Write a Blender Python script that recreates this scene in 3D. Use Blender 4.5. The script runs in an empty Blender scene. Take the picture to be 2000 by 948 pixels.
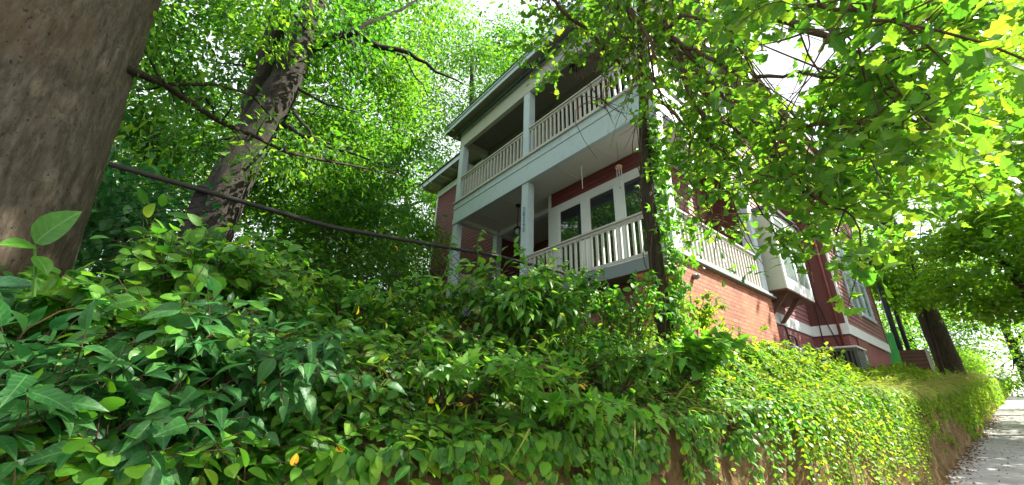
import bpy, math, random
import numpy as np
from mathutils import Vector, Matrix, noise as mn

S = bpy.context.scene
COL = S.collection
rad = math.radians

# ------------------------------------------------------------------ camera
RC = np.array([[0.6356013, 0.2762481, 0.7209008], [0.7713932, -0.2647957, -0.57865], [0.0310405, 0.9238886, -0.3814004]])
FPX = 771.37
EYE = np.array([0.0, 0.0, 1.6])
cam_data = bpy.data.cameras.new("camera")
cam = bpy.data.objects.new("camera", cam_data)
COL.objects.link(cam)
m = Matrix.Identity(4)
for i in range(3):
    for j in range(3):
        m[i][j] = float(RC[i, j])
    m[i][3] = float(EYE[i])
cam.matrix_world = m
cam_data.sensor_width = 36.0
cam_data.lens = 36.0 * FPX / 2000.0
cam_data.clip_start = 0.02
cam_data.clip_end = 900
S.camera = cam

# ------------------------------------------------------------------ light
SUN_AZ = rad(38)      # from +Y towards +X
SUN_EL = rad(46)
world = bpy.data.worlds.new("World")
S.world = world
world.use_nodes = True
wn = world.node_tree.nodes
wl = world.node_tree.links
bg = wn["Background"]
sky = wn.new("ShaderNodeTexSky")
sky.sky_type = 'NISHITA'
sky.sun_disc = False
sky.sun_elevation = SUN_EL
sky.sun_rotation = SUN_AZ
sky.air_density = 1.0
sky.dust_density = 4.0
sky.ozone_density = 1.0
ctc = wn.new("ShaderNodeTexCoord")
cno = wn.new("ShaderNodeTexNoise")
cno.inputs["Scale"].default_value = 2.2
cno.inputs["Detail"].default_value = 7
cno.inputs["Roughness"].default_value = 0.6
crp = wn.new("ShaderNodeValToRGB")
crp.color_ramp.elements[0].position = 0.36
crp.color_ramp.elements[0].color = (0.12, 0.12, 0.12, 1)
crp.color_ramp.elements[1].position = 0.50
cmx = wn.new("ShaderNodeMix")
cmx.data_type = 'RGBA'
cmx.inputs[7].default_value = (2.9, 3.02, 3.25, 1)      # thin bright summer cloud
wl.new(ctc.outputs["Generated"], cno.inputs["Vector"])
wl.new(cno.outputs["Fac"], crp.inputs[0])
wl.new(crp.outputs[0], cmx.inputs[0])
wl.new(sky.outputs[0], cmx.inputs[6])
wl.new(cmx.outputs[2], bg.inputs[0])
bg.inputs[1].default_value = 0.15
sun_data = bpy.data.lights.new("sun", 'SUN')
sun_data.energy = 5.0
sun_data.angle = rad(0.5)
sun_data.color = (1.0, 0.95, 0.86)
sun = bpy.data.objects.new("sun", sun_data)
COL.objects.link(sun)
LD = Vector((math.sin(SUN_AZ) * math.cos(SUN_EL), math.cos(SUN_AZ) * math.cos(SUN_EL), math.sin(SUN_EL)))
sun.rotation_euler = LD.to_track_quat('Z', 'Y').to_euler()
S.view_settings.view_transform = 'Standard'
S.view_settings.look = 'None'
S.view_settings.gamma = 1
S.view_settings.exposure = 1.85
S.cycles.max_bounces = 6
S.cycles.diffuse_bounces = 4
S.cycles.glossy_bounces = 2
S.cycles.transmission_bounces = 4
S.cycles.use_denoising = True
S.cycles.sample_clamp_indirect = 6

rng = np.random.default_rng(11)
random.seed(5)


def pt(px, py, X=None, Y=None, t=None):
    """a point of the site from the survey photograph: on the plane X or Y, or t metres off"""
    d = RC @ np.array([(px - 1000) / FPX, -(py - 474) / FPX, -1.0])
    if X is not None:
        return EYE + d * (X / d[0])
    if Y is not None:
        return EYE + d * (Y / d[1])
    return EYE + d / np.linalg.norm(d) * t


# ------------------------------------------------------------------ materials
MATS = {}


class NT:
    def __init__(self, name):
        self.m = bpy.data.materials.new(name)
        self.m.use_nodes = True
        self.t = self.m.node_tree
        self.b = self.t.nodes["Principled BSDF"]
        self.out = self.t.nodes["Material Output"]
        MATS[name] = self.m

    def n(self, typ, **kw):
        x = self.t.nodes.new(typ)
        for k, v in kw.items():
            if isinstance(v, (int, float, tuple)) and k in x.inputs:
                x.inputs[k].default_value = v
            else:
                setattr(x, k, v)
        return x

    def l(self, a, b):
        self.t.links.new(a, b)

    def noise(self, scale, detail=5, rough=0.6, vec=None, dist=0.0):
        x = self.n("ShaderNodeTexNoise")
        x.inputs["Scale"].default_value = scale
        x.inputs["Detail"].default_value = detail
        x.inputs["Roughness"].default_value = rough
        x.inputs["Distortion"].default_value = dist
        if vec is not None:
            self.l(vec, x.inputs["Vector"])
        return x.outputs["Fac"]

    def ramp(self, fac, stops):
        r = self.n("ShaderNodeValToRGB")
        e = r.color_ramp.elements
        while len(e) < len(stops):
            e.new(0.5)
        for i, (p, c) in enumerate(stops):
            e[i].position = p
            e[i].color = (c[0], c[1], c[2], 1)
        self.l(fac, r.inputs[0])
        return r.outputs[0]

    def mix(self, a, b, fac, mode='MIX'):
        x = self.n("ShaderNodeMix", data_type='RGBA', blend_type=mode)
        for sock, v in ((x.inputs[0], fac), (x.inputs[6], a), (x.inputs[7], b)):
            if isinstance(v, (int, float)):
                sock.default_value = v
            elif isinstance(v, tuple):
                sock.default_value = (v[0], v[1], v[2], 1)
            else:
                self.l(v, sock)
        return x.outputs[2]

    def coord(self, kind="Object", scale=(1, 1, 1)):
        c = self.n("ShaderNodeTexCoord")
        mp = self.n("ShaderNodeMapping")
        mp.inputs["Scale"].default_value = scale
        self.l(c.outputs[kind], mp.inputs["Vector"])
        return mp.outputs[0]

    def bump(self, h, strength=0.4, dist=0.02, normal=None):
        x = self.n("ShaderNodeBump")
        x.inputs["Strength"].default_value = strength
        x.inputs["Distance"].default_value = dist
        self.l(h, x.inputs["Height"])
        if normal is not None:
            self.l(normal, x.inputs["Normal"])
        return x.outputs[0]

    def fin(self, col=None, rough=None, bump=None, spec=None, metal=None):
        for k, v in (("Base Color", col), ("Roughness", rough), ("Normal", bump), ("Specular IOR Level", spec), ("Metallic", metal)):
            if v is None:
                continue
            if isinstance(v, tuple):
                self.b.inputs[k].default_value = (v[0], v[1], v[2], 1)
            elif isinstance(v, (int, float)):
                self.b.inputs[k].default_value = v
            else:
                self.l(v, self.b.inputs[k])
        return self.m


def painted(name, c, c2, rough=0.55, grime=(0.12, 0.11, 0.08), gamt=0.62):
    k = NT(name)
    v = k.coord()
    a = k.noise(2.3, 6, 0.65, v)
    b = k.noise(14, 6, 0.7, k.coord(scale=(1, 1, 0.25)))
    col = k.mix(c, c2, a)
    g = k.ramp(b, [(gamt, (0, 0, 0)), (gamt + 0.2, (1, 1, 1))])
    gf = k.n("ShaderNodeMath", operation='MULTIPLY')
    k.l(g, gf.inputs[0]); gf.inputs[1].default_value = 0.6
    col = k.mix(col, grime, gf.outputs[0])
    fine = k.noise(60, 3, 0.6, v)
    return k.fin(col, rough, k.bump(fine, 0.15, 0.004))


painted("paint_pale", (0.41, 0.51, 0.545), (0.53, 0.61, 0.635), 0.55, (0.15, 0.14, 0.11), 0.57)
painted("paint_trim", (0.66, 0.68, 0.66), (0.76, 0.78, 0.76))
painted("paint_cream", (0.42, 0.42, 0.34), (0.52, 0.51, 0.43), gamt=0.68)
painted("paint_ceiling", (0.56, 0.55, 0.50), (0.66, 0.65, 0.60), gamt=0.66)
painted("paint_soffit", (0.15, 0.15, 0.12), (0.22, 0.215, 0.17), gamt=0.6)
painted("paint_rail", (0.42, 0.41, 0.36), (0.56, 0.55, 0.49), gamt=0.54)
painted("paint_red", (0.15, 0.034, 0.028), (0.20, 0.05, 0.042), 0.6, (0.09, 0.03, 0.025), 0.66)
painted("paint_red_sunlit", (0.25, 0.11, 0.105), (0.32, 0.155, 0.148), 0.6, (0.13, 0.05, 0.045), 0.66)  # the red siding paint again, sunlight put into its paler, pinker colour
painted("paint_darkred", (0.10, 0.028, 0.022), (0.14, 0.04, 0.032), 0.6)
painted("wood_brown", (0.10, 0.045, 0.025), (0.16, 0.075, 0.045), 0.7)
painted("paint_grey", (0.16, 0.19, 0.20), (0.22, 0.25, 0.26), 0.6)
painted("green_panel", (0.05, 0.42, 0.07), (0.07, 0.50, 0.10), 0.5, (0.04, 0.2, 0.05))
painted("dark_metal", (0.02, 0.035, 0.04), (0.04, 0.06, 0.065), 0.4, (0.05, 0.04, 0.03))
painted("black_metal", (0.015, 0.013, 0.012), (0.03, 0.025, 0.022), 0.8, (0.07, 0.05, 0.035), 0.55)
painted("unit_metal", (0.045, 0.055, 0.045), (0.07, 0.08, 0.065), 0.5)
painted("unit_top", (0.50, 0.50, 0.44), (0.6, 0.6, 0.54), 0.5)
painted("meter_grey", (0.16, 0.16, 0.15), (0.28, 0.28, 0.26), 0.5)
painted("copper", (0.5, 0.25, 0.1), (0.6, 0.3, 0.13), 0.4)
painted("blue_letter", (0.10, 0.22, 0.33), (0.13, 0.27, 0.38), 0.5)
painted("dark_interior", (0.012, 0.010, 0.009), (0.02, 0.018, 0.016), 0.8)
painted("shingle", (0.05, 0.05, 0.05), (0.09, 0.085, 0.08), 0.9)
painted("galv", (0.35, 0.36, 0.36), (0.45, 0.46, 0.46), 0.4, gamt=0.6)

k = NT("glass_dark")
w_ = k.noise(3.0, 2, 0.5, k.coord())
k.fin((0.012, 0.016, 0.018), 0.03, k.bump(w_, 0.12, 0.02), 0.9)
k.b.inputs["IOR"].default_value = 1.9
k = NT("glass_pale")
k.fin((0.22, 0.27, 0.26), 0.08, None, 0.8)
k = NT("lamp_glass")
k.fin((0.7, 0.7, 0.66), 0.1, None, 0.6)


def brick(name, a, b, mortar, paintc, amt):
    k = NT(name)
    c = k.n("ShaderNodeTexCoord")
    sp = k.n("ShaderNodeSeparateXYZ")
    k.l(c.outputs["Object"], sp.inputs[0])
    ad = k.n("ShaderNodeMath", operation='ADD')
    k.l(sp.outputs[0], ad.inputs[0]); k.l(sp.outputs[1], ad.inputs[1])
    cb = k.n("ShaderNodeCombineXYZ")
    k.l(ad.outputs[0], cb.inputs[0]); k.l(sp.outputs[2], cb.inputs[1])
    wob = k.noise(3, 3, 0.5, c.outputs["Object"])
    vm = k.n("ShaderNodeVectorMath", operation='MULTIPLY_ADD')
    k.l(wob, vm.inputs[0]); vm.inputs[1].default_value = (0.03, 0.03, 0); k.l(cb.outputs[0], vm.inputs[2])
    bt = k.n("ShaderNodeTexBrick")
    k.l(vm.outputs[0], bt.inputs["Vector"])
    bt.inputs["Scale"].default_value = 1
    bt.inputs["Brick Width"].default_value = 0.215
    bt.inputs["Row Height"].default_value = 0.075
    bt.inputs["Mortar Size"].default_value = 0.009
    bt.inputs["Mortar Smooth"].default_value = 0.3
    bt.inputs["Color1"].default_value = (*a, 1)
    bt.inputs["Color2"].default_value = (*b, 1)
    bt.inputs["Mortar"].default_value = (*mortar, 1)
    pn = k.ramp(k.noise(1.7, 6, 0.7, c.outputs["Object"]), [(0.42, (0, 0, 0)), (0.62, (amt, amt, amt))])
    col = k.mix(bt.outputs[0], paintc, pn)
    col = k.mix(col, (0.08, 0.03, 0.02), k.ramp(k.noise(22, 6, 0.75, c.outputs["Object"]), [(0.6, (0, 0, 0)), (0.75, (0.6, 0.6, 0.6))]))
    n1 = k.bump(bt.outputs["Fac"], -1.0, 0.02)
    n2 = k.bump(k.noise(45, 4, 0.7, c.outputs["Object"]), 0.5, 0.01, n1)
    k.fin(col, 0.85, n2)


brick("brick_orange", (0.46, 0.16, 0.08), (0.25, 0.075, 0.045), (0.085, 0.04, 0.028), (0.46, 0.18, 0.075), 0.45)
brick("brick_painted", (0.25, 0.08, 0.075), (0.31, 0.10, 0.09), (0.13, 0.045, 0.04), (0.30, 0.12, 0.115), 0.5)


def bark(name, cols, vs, bs=0.8, warm=None):
    k = NT(name)
    v = k.coord(scale=(1, 1, 0.2))
    a = k.noise(vs, 10, 0.75, v, 0.15)
    big = k.noise(1.6, 4, 0.6, k.coord())
    col = k.ramp(a, [(0.28, cols[0]), (0.5, cols[1]), (0.72, cols[2])])
    if warm:
        col = k.mix(col, warm, k.ramp(big, [(0.5, (0, 0, 0)), (0.68, (0.65, 0.65, 0.65))]))
    lich = k.ramp(k.noise(9, 6, 0.75, k.coord()), [(0.58, (0, 0, 0)), (0.7, (0.5, 0.5, 0.5))])
    col = k.mix(col, (cols[2][0] * 1.1, cols[2][1] * 1.25, cols[2][2]), lich)
    col = k.mix(col, tuple(c * 0.45 for c in cols[0]), k.ramp(k.noise(vs * 2.2, 5, 0.6, k.coord(scale=(1, 1, 0.55))), [(0.60, (0, 0, 0)), (0.68, (0.85, 0.85, 0.85))]))
    fine = k.noise(vs * 5, 6, 0.75, k.coord(scale=(1, 1, 0.35)))
    n1 = k.bump(a, bs, 0.03)
    k.fin(col, 0.92, k.bump(fine, 0.5, 0.01, n1), 0.2)


bark("bark_big", [(0.045, 0.036, 0.026), (0.14, 0.118, 0.085), (0.25, 0.22, 0.17)], 34, 1.0, (0.17, 0.105, 0.06))
bark("bark_grey", [(0.010, 0.009, 0.007), (0.032, 0.028, 0.022), (0.072, 0.064, 0.052)], 12)
bark("bark_dark", [(0.02, 0.015, 0.011), (0.05, 0.037, 0.026), (0.09, 0.07, 0.05)], 16)
bark("twig_brown", [(0.06, 0.035, 0.02), (0.12, 0.075, 0.045), (0.2, 0.14, 0.09)], 20)


def leafmat(name, cols, trans, tf=0.5, rough=0.42, spec=0.35):
    """cols: ramp over the per-leaf value; trans: colour of the light that comes through"""
    k = NT(name)
    at = k.n("ShaderNodeAttribute", attribute_name="rnd")
    nc = len(cols)
    col = k.ramp(at.outputs["Fac"], [(i / (nc - 1), c) for i, c in enumerate(cols)])
    tcol = k.ramp(at.outputs["Fac"], [(i / (len(trans) - 1), c) for i, c in enumerate(trans)])
    oc = k.coord()
    bl = k.noise(35, 4, 0.7, oc)
    col = k.mix(col, tuple(min(1, c * 1.7) for c in cols[-1]), k.ramp(bl, [(0.5, (0, 0, 0)), (0.75, (0.45, 0.45, 0.45))]))
    au = k.n("ShaderNodeAttribute", attribute_name="lu")
    av = k.n("ShaderNodeAttribute", attribute_name="lv")

    def mth(op, a, b=None):
        x = k.n("ShaderNodeMath", operation=op)
        for i_, q in enumerate((a, b)):
            if q is None: continue
            if isinstance(q, (int, float)): x.inputs[i_].default_value = q
            else: k.l(q, x.inputs[i_])
        return x.outputs[0]
    ab = mth('ABSOLUTE', au.outputs["Fac"])
    mid = mth('LESS_THAN', ab, 0.016)
    sv = mth('SINE', mth('MULTIPLY', mth('SUBTRACT', av.outputs["Fac"], mth('MULTIPLY', ab, 0.75)), 44.0))
    side_v = mth('MULTIPLY', mth('GREATER_THAN', sv, 0.86), 0.5)
    vein = mth('MULTIPLY', mth('MAXIMUM', mid, side_v), 0.55)
    col = k.mix(col, tuple(min(1, 0.05 + c * 1.6) for c in cols[-1]), vein)
    tcol = k.mix(tcol, tuple(c * 0.35 for c in trans[0]), vein)
    k.fin(col, k.ramp(bl, [(0.3, (rough * 0.6,) * 3), (0.7, (min(1, rough * 1.4),) * 3)]), k.bump(k.noise(90, 3, 0.6, oc), 0.35, 0.004), spec)
    tr = k.n("ShaderNodeBsdfTranslucent")
    k.l(tcol, tr.inputs[0])
    mx = k.n("ShaderNodeMixShader")
    mx.inputs[0].default_value = tf
    k.l(k.b.outputs[0], mx.inputs[1]); k.l(tr.outputs[0], mx.inputs[2])
    k.l(mx.outputs[0], k.out.inputs[0])


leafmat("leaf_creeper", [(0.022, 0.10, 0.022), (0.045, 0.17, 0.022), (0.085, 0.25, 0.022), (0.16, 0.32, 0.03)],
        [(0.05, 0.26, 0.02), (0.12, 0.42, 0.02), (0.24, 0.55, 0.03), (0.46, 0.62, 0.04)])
leafmat("leaf_sunlit_tint", [(0.04, 0.14, 0.012), (0.08, 0.22, 0.012), (0.15, 0.29, 0.015), (0.24, 0.31, 0.02)],
        [(0.12, 0.38, 0.01), (0.24, 0.52, 0.015), (0.42, 0.62, 0.02), (0.60, 0.60, 0.03)], 0.5, 0.6, 0.15)  # yellower variant of the bank leaves, sunlight put into the colour
leafmat("leaf_cool", [(0.018, 0.085, 0.022), (0.032, 0.13, 0.028), (0.055, 0.18, 0.032)],
        [(0.03, 0.20, 0.05), (0.05, 0.28, 0.06), (0.09, 0.34, 0.07)], 0.38, 0.42)
leafmat("leaf_bright", [(0.05, 0.17, 0.02), (0.08, 0.24, 0.02), (0.13, 0.30, 0.03)],
        [(0.12, 0.42, 0.02), (0.20, 0.52, 0.02), (0.30, 0.58, 0.03)], 0.45)
leafmat("leaf_glossy", [(0.012, 0.05, 0.022), (0.02, 0.075, 0.03), (0.03, 0.10, 0.035)],
        [(0.02, 0.14, 0.03), (0.04, 0.2, 0.03)], 0.25, 0.3, 0.45)
leafmat("leaf_oak", [(0.03, 0.10, 0.014), (0.05, 0.145, 0.018), (0.085, 0.19, 0.02)],
        [(0.13, 0.40, 0.02), (0.22, 0.50, 0.02), (0.40, 0.62, 0.03)], 0.5, 0.35)
leafmat("leaf_far", [(0.010, 0.045, 0.010), (0.036, 0.12, 0.014), (0.09, 0.21, 0.02)],
        [(0.04, 0.20, 0.015), (0.16, 0.46, 0.015), (0.42, 0.68, 0.03)], 0.5, 0.5)
leafmat("leaf_maple", [(0.03, 0.11, 0.014), (0.055, 0.15, 0.016), (0.10, 0.20, 0.02)],
        [(0.16, 0.48, 0.01), (0.28, 0.58, 0.015), (0.50, 0.68, 0.02)], 0.55, 0.4)
leafmat("leaf_yellow", [(0.65, 0.32, 0.02), (0.75, 0.45, 0.03)], [(0.7, 0.35, 0.02), (0.8, 0.5, 0.02)], 0.35)
leafmat("leaf_dead", [(0.09, 0.04, 0.02), (0.20, 0.10, 0.04), (0.34, 0.19, 0.09)], [(0.2, 0.08, 0.02), (0.3, 0.14, 0.04)], 0.2, 0.7, 0.1)
leafmat("grass_blade", [(0.08, 0.12, 0.02), (0.16, 0.20, 0.03), (0.32, 0.30, 0.07)],
        [(0.22, 0.36, 0.03), (0.36, 0.44, 0.05), (0.6, 0.55, 0.12)], 0.45, 0.6, 0.2)

k = NT("clay")
v = k.coord()
a = k.noise(3.2, 8, 0.7, v, 0.4)
b = k.noise(22, 6, 0.75, v)
col = k.ramp(a, [(0.3, (0.11, 0.065, 0.028)), (0.5, (0.25, 0.165, 0.075)), (0.7, (0.42, 0.31, 0.17))])
col = k.mix(col, (0.07, 0.035, 0.018), k.ramp(b, [(0.55, (0, 0, 0)), (0.72, (0.8, 0.8, 0.8))]))
c2 = k.noise(6.5, 9, 0.75, k.coord(scale=(1, 1, 0.6)), 1.2)
col = k.mix(col, (0.03, 0.018, 0.01), k.ramp(c2, [(0.30, (1, 1, 1)), (0.42, (0, 0, 0))]))
k.fin(col, 0.95, k.bump(b, 0.9, 0.03, k.bump(c2, 1.0, 0.08)), 0.1)
k = NT("soil")
v = k.coord()
a = k.noise(5, 8, 0.7, v)
col = k.ramp(a, [(0.3, (0.03, 0.02, 0.012)), (0.55, (0.075, 0.05, 0.028)), (0.75, (0.14, 0.10, 0.05))])
k.fin(col, 0.95, k.bump(k.noise(25, 6, 0.7, v), 0.8, 0.03), 0.1)
k = NT("concrete")
v = k.coord()
a = k.noise(1.3, 8, 0.7, v)
b = k.noise(60, 5, 0.7, v)
col = k.ramp(a, [(0.3, (0.30, 0.29, 0.27)), (0.55, (0.42, 0.41, 0.385)), (0.75, (0.52, 0.505, 0.48))])
col = k.mix(col, (0.15, 0.12, 0.09), k.ramp(b, [(0.58, (0, 0, 0)), (0.75, (0.6, 0.6, 0.6))]))
k.fin(col, 0.9, k.bump(b, 0.35, 0.006), 0.2)
k = NT("asphalt")
v = k.coord()
k.fin(k.mix((0.04, 0.04, 0.042), (0.07, 0.07, 0.07), k.noise(40, 4, 0.6, v)), 0.9, k.bump(k.noise(120, 3, 0.6, v), 0.4, 0.005))


# ------------------------------------------------------------------ object helpers
def link(o, parent=None):
    COL.objects.link(o)
    if parent is not None:
        o.parent = parent
    return o


def tag(o, label=None, cat=None, group=None, kind=None):
    if label: o["label"] = label
    if cat: o["category"] = cat
    if group: o["group"] = group
    if kind: o["kind"] = kind
    return o


def empty(name, loc=(0, 0, 0), **kw):
    o = bpy.data.objects.new(name, None)
    o.location = loc
    link(o)
    return tag(o, **kw)


def npmesh(name, V, F_list, mats, parent=None, smooth=False, rnd=None, mat_idx=None, luv=None):
    """F_list: list of (n,k) index arrays"""
    me = bpy.data.meshes.new(name)
    V = np.asarray(V, dtype=np.float32)
    me.vertices.add(len(V))
    me.vertices.foreach_set("co", V.ravel())
    loops, starts, tot = [], [], 0
    for F in F_list:
        if len(F) == 0:
            continue
        F = np.asarray(F, dtype=np.int32)
        kk = F.shape[1]
        loops.append(F.ravel())
        starts.append(tot + np.arange(len(F), dtype=np.int32) * kk)
        tot += F.size
    L = np.concatenate(loops); ST = np.concatenate(starts)
    me.loops.add(len(L)); me.loops.foreach_set("vertex_index", L)
    me.polygons.add(len(ST)); me.polygons.foreach_set("loop_start", ST)
    if isinstance(mats, str):
        mats = [mats]
    for mm in mats:
        me.materials.append(MATS[mm])
    if mat_idx is not None:
        me.polygons.foreach_set("material_index", np.asarray(mat_idx, dtype=np.int32))
    me.polygons.foreach_set("use_smooth", np.full(len(ST), smooth, dtype=bool))
    if rnd is not None:
        at = me.attributes.new("rnd", 'FLOAT', 'POINT')
        at.data.foreach_set("value", np.asarray(rnd, dtype=np.float32))
    if luv is not None:
        for q, nm in enumerate(("lu", "lv")):
            at = me.attributes.new(nm, 'FLOAT', 'POINT')
            at.data.foreach_set("value", np.ascontiguousarray(luv[:, q], dtype=np.float32))
    me.update(calc_edges=True)
    me.validate()
    o = bpy.data.objects.new(name, me)
    return link(o, parent)


class MB:
    def __init__(self):
        self.v, self.f = [], []

    def add(self, vs, fs):
        b = len(self.v)
        self.v += [tuple(map(float, p)) for p in vs]
        self.f += [tuple(b + i for i in f) for f in fs]
        return self

    def box(self, x0, x1, y0, y1, z0, z1):
        vs = [(x0, y0, z0), (x1, y0, z0), (x1, y1, z0), (x0, y1, z0), (x0, y0, z1), (x1, y0, z1), (x1, y1, z1), (x0, y1, z1)]
        return self.add(vs, [(0, 3, 2, 1), (4, 5, 6, 7), (0, 1, 5, 4), (1, 2, 6, 5), (2, 3, 7, 6), (3, 0, 4, 7)])

    def tube(self, pts, rs, n=8, cap=True):
        pts = [Vector(p) for p in pts]
        if isinstance(rs, (int, float)):
            rs = [rs] * len(pts)
        prev = None
        rings = []
        for i, p in enumerate(pts):
            d = (pts[min(i + 1, len(pts) - 1)] - pts[max(i - 1, 0)])
            if d.length < 1e-9: d = Vector((0, 0, 1))
            d.normalize()
            if prev is None:
                a = Vector((1, 0, 0)) if abs(d.x) < 0.8 else Vector((0, 1, 0))
                u = (a - d * a.dot(d)).normalized()
            else:
                u = prev - d * prev.dot(d)
                u = u.normalized() if u.length > 1e-6 else Vector((1, 0, 0))
            prev = u
            w = d.cross(u)
            rings.append([tuple(p + (u * math.cos(2 * math.pi * k / n) + w * math.sin(2 * math.pi * k / n)) * rs[i]) for k in range(n)])
        b = len(self.v)
        for r in rings: self.v += r
        for i in range(len(rings) - 1):
            for k in range(n):
                k2 = (k + 1) % n
                self.f.append((b + i * n + k, b + i * n + k2, b + (i + 1) * n + k2, b + (i + 1) * n + k))
        if cap:
            self.f.append(tuple(b + k for k in reversed(range(n))))
            self.f.append(tuple(b + (len(rings) - 1) * n + k for k in range(n)))
        return self

    def obj(self, name, mat, parent=None, smooth=False, bevel=0.0, **kw):
        me = bpy.data.meshes.new(name)
        me.from_pydata(self.v, [], self.f)
        me.materials.append(MATS[mat])
        if smooth:
            me.polygons.foreach_set("use_smooth", [True] * len(me.polygons))
        me.update()
        o = bpy.data.objects.new(name, me)
        link(o, parent)
        if bevel:
            bm = o.modifiers.new("bevel", 'BEVEL'); bm.width = bevel; bm.segments = 2; bm.limit_method = 'ANGLE'
        return tag(o, **kw)


def bx(name, mat, parent, *b, bevel=0.0, **kw):
    return MB().box(*b).obj(name, mat, parent, bevel=bevel, **kw)


# ------------------------------------------------------------------ leaves
def outline_leaf(ts, ws, fold=0.22, droop=0.25):
    """leaf with a midrib: stations ts along, half widths ws"""
    V, F3, F4 = [], [], []
    V.append((0, ts[0], 0))
    idx = [(0, 0, 0)]
    for t, w in zip(ts[1:-1], ws[1:-1]):
        z = -droop * t * t
        b = len(V)
        V += [(0, t, z), (-w, t + 0.0, z + fold * w), (w, t, z + fold * w)]
        idx.append((b, b + 1, b + 2))
    b = len(V)
    V.append((0, ts[-1], -droop * ts[-1] ** 2))
    idx.append((b, b, b))
    for i in range(len(idx) - 1):
        a, c = idx[i], idx[i + 1]
        for s in (1, 2):
            q = [a[0], a[s], c[s], c[0]]
            if s == 2: q = q[::-1]
            u = []
            for x in q:
                if x not in u: u.append(x)
            (F4 if len(u) == 4 else F3).append(u)
    return np.array(V, float), [np.array(F3, int).reshape(-1, 3), np.array(F4, int).reshape(-1, 4)]


def fan_leaf(pts, z=0.0, cup=0.12):
    V = [(0, 0.42, 0)] + [(x, y, cup * abs(x) - 0.15 * max(0, y - 0.3) ** 2) for x, y in pts]
    n = len(pts)
    F = [(0, 1 + i, 1 + (i + 1) % n) for i in range(n)]
    return np.array(V, float), [np.array(F, int), np.zeros((0, 4), int)]


LEAF = {
    "tiny": outline_leaf([0, 0.5, 1], [0, 0.26, 0]),
    "ovate": outline_leaf([0, 0.1, 0.25, 0.45, 0.65, 0.82, 0.94, 1], [0, 0.18, 0.28, 0.32, 0.28, 0.18, 0.07, 0]),
    "ovate_far": outline_leaf([0, 0.22, 0.5, 0.78, 1], [0, 0.27, 0.33, 0.17, 0]),
    "pointed": outline_leaf([0, 0.08, 0.2, 0.35, 0.5, 0.65, 0.8, 0.92, 1], [0, 0.12, 0.20, 0.24, 0.22, 0.165, 0.095, 0.035, 0], 0.3, 0.4),
    "round": outline_leaf([0, 0.06, 0.18, 0.32, 0.46, 0.62, 0.78, 0.9, 0.97, 1], [0, 0.16, 0.31, 0.39, 0.37, 0.41, 0.33, 0.24, 0.13, 0], 0.18, 0.25),
    "lance": outline_leaf([0, 0.3, 0.65, 1], [0, 0.12, 0.11, 0], 0.3, 0.3),
    "oak": outline_leaf([0, 0.18, 0.34, 0.46, 0.60, 0.72, 0.86, 0.95, 1], [0, 0.035, 0.14, 0.11, 0.27, 0.20, 0.33, 0.16, 0], 0.2, 0.3),
    "maple": fan_leaf([(0, 0), (0.16, 0.06), (0.42, 0.02), (0.36, 0.24), (0.56, 0.50), (0.30, 0.48), (0.24, 0.62), (0, 1.0),
                       (-0.24, 0.62), (-0.30, 0.48), (-0.56, 0.50), (-0.36, 0.24), (-0.42, 0.02), (-0.16, 0.06)]),
    "grape": fan_leaf([(0, 0.08), (0.18, -0.02), (0.40, 0.10), (0.50, 0.32), (0.42, 0.52), (0.30, 0.66), (0.12, 0.86), (0, 1.0),
                       (-0.12, 0.86), (-0.30, 0.66), (-0.42, 0.52), (-0.50, 0.32), (-0.40, 0.10), (-0.18, -0.02)]),
    "ivy": fan_leaf([(0, 0.06), (0.30, 0.0), (0.48, 0.26), (0.24, 0.40), (0.16, 0.7), (0, 1.0),
                     (-0.16, 0.7), (-0.24, 0.40), (-0.48, 0.26), (-0.30, 0.0)]),
    "blade": outline_leaf([0, 0.35, 0.7, 1], [0, 0.02, 0.014, 0], 0.3, 0.0),
}


def norm(a):
    return a / np.maximum(np.linalg.norm(a, axis=1, keepdims=True), 1e-9)


class Leaves:
    """collects leaves and links them as one mesh object"""

    def __init__(self):
        self.V, self.F3, self.F4, self.R, self.UV, self.n = [], [], [], [], [], 0

    def add(self, P, D, N, S_, kind, rnd=None):
        P = np.asarray(P, float)
        n = len(P)
        if n == 0: return self
        T, (F3, F4) = LEAF[kind]
        D = norm(np.asarray(D, float))
        X = norm(np.cross(D, N))
        N = np.cross(X, D)
        S_ = np.broadcast_to(np.asarray(S_, float), (n,))
        wv = rng.uniform(0.8, 1.2, n)
        V = P[:, None, :] + S_[:, None, None] * (T[None, :, 0:1] * X[:, None, :] * wv[:, None, None] + T[None, :, 1:2] * D[:, None, :] + T[None, :, 2:3] * N[:, None, :])
        kv = len(T)
        off = self.n + np.arange(n) * kv
        self.V.append(V.reshape(-1, 3))
        if len(F3): self.F3.append((F3[None] + off[:, None, None]).reshape(-1, 3))
        if len(F4): self.F4.append((F4[None] + off[:, None, None]).reshape(-1, 4))
        r = rng.random(n) if rnd is None else np.clip(rnd, 0, 1)
        self.R.append(np.repeat(r, kv))
        self.UV.append(np.tile(T[:, :2], (n, 1)))
        self.n += n * kv
        return self

    def obj(self, name, mat, parent=None, smooth=False, **kw):
        F = []
        if self.F3: F.append(np.concatenate(self.F3))
        if self.F4: F.append(np.concatenate(self.F4))
        o = npmesh(name, np.concatenate(self.V), F, mat, parent, smooth, np.concatenate(self.R), luv=np.concatenate(self.UV) if self.UV else None)
        return tag(o, **kw)


def rdirs(n, up=0.0, spread=1.0):
    d = rng.normal(size=(n, 3)) * spread
    d[:, 2] += up
    return norm(d)


# ------------------------------------------------------------------ terrain
def lerp(xs, ys, x):
    return np.interp(x, xs, ys)


def walk_z(y):
    return 0.062 * np.clip(y, -60, 190)


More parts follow.
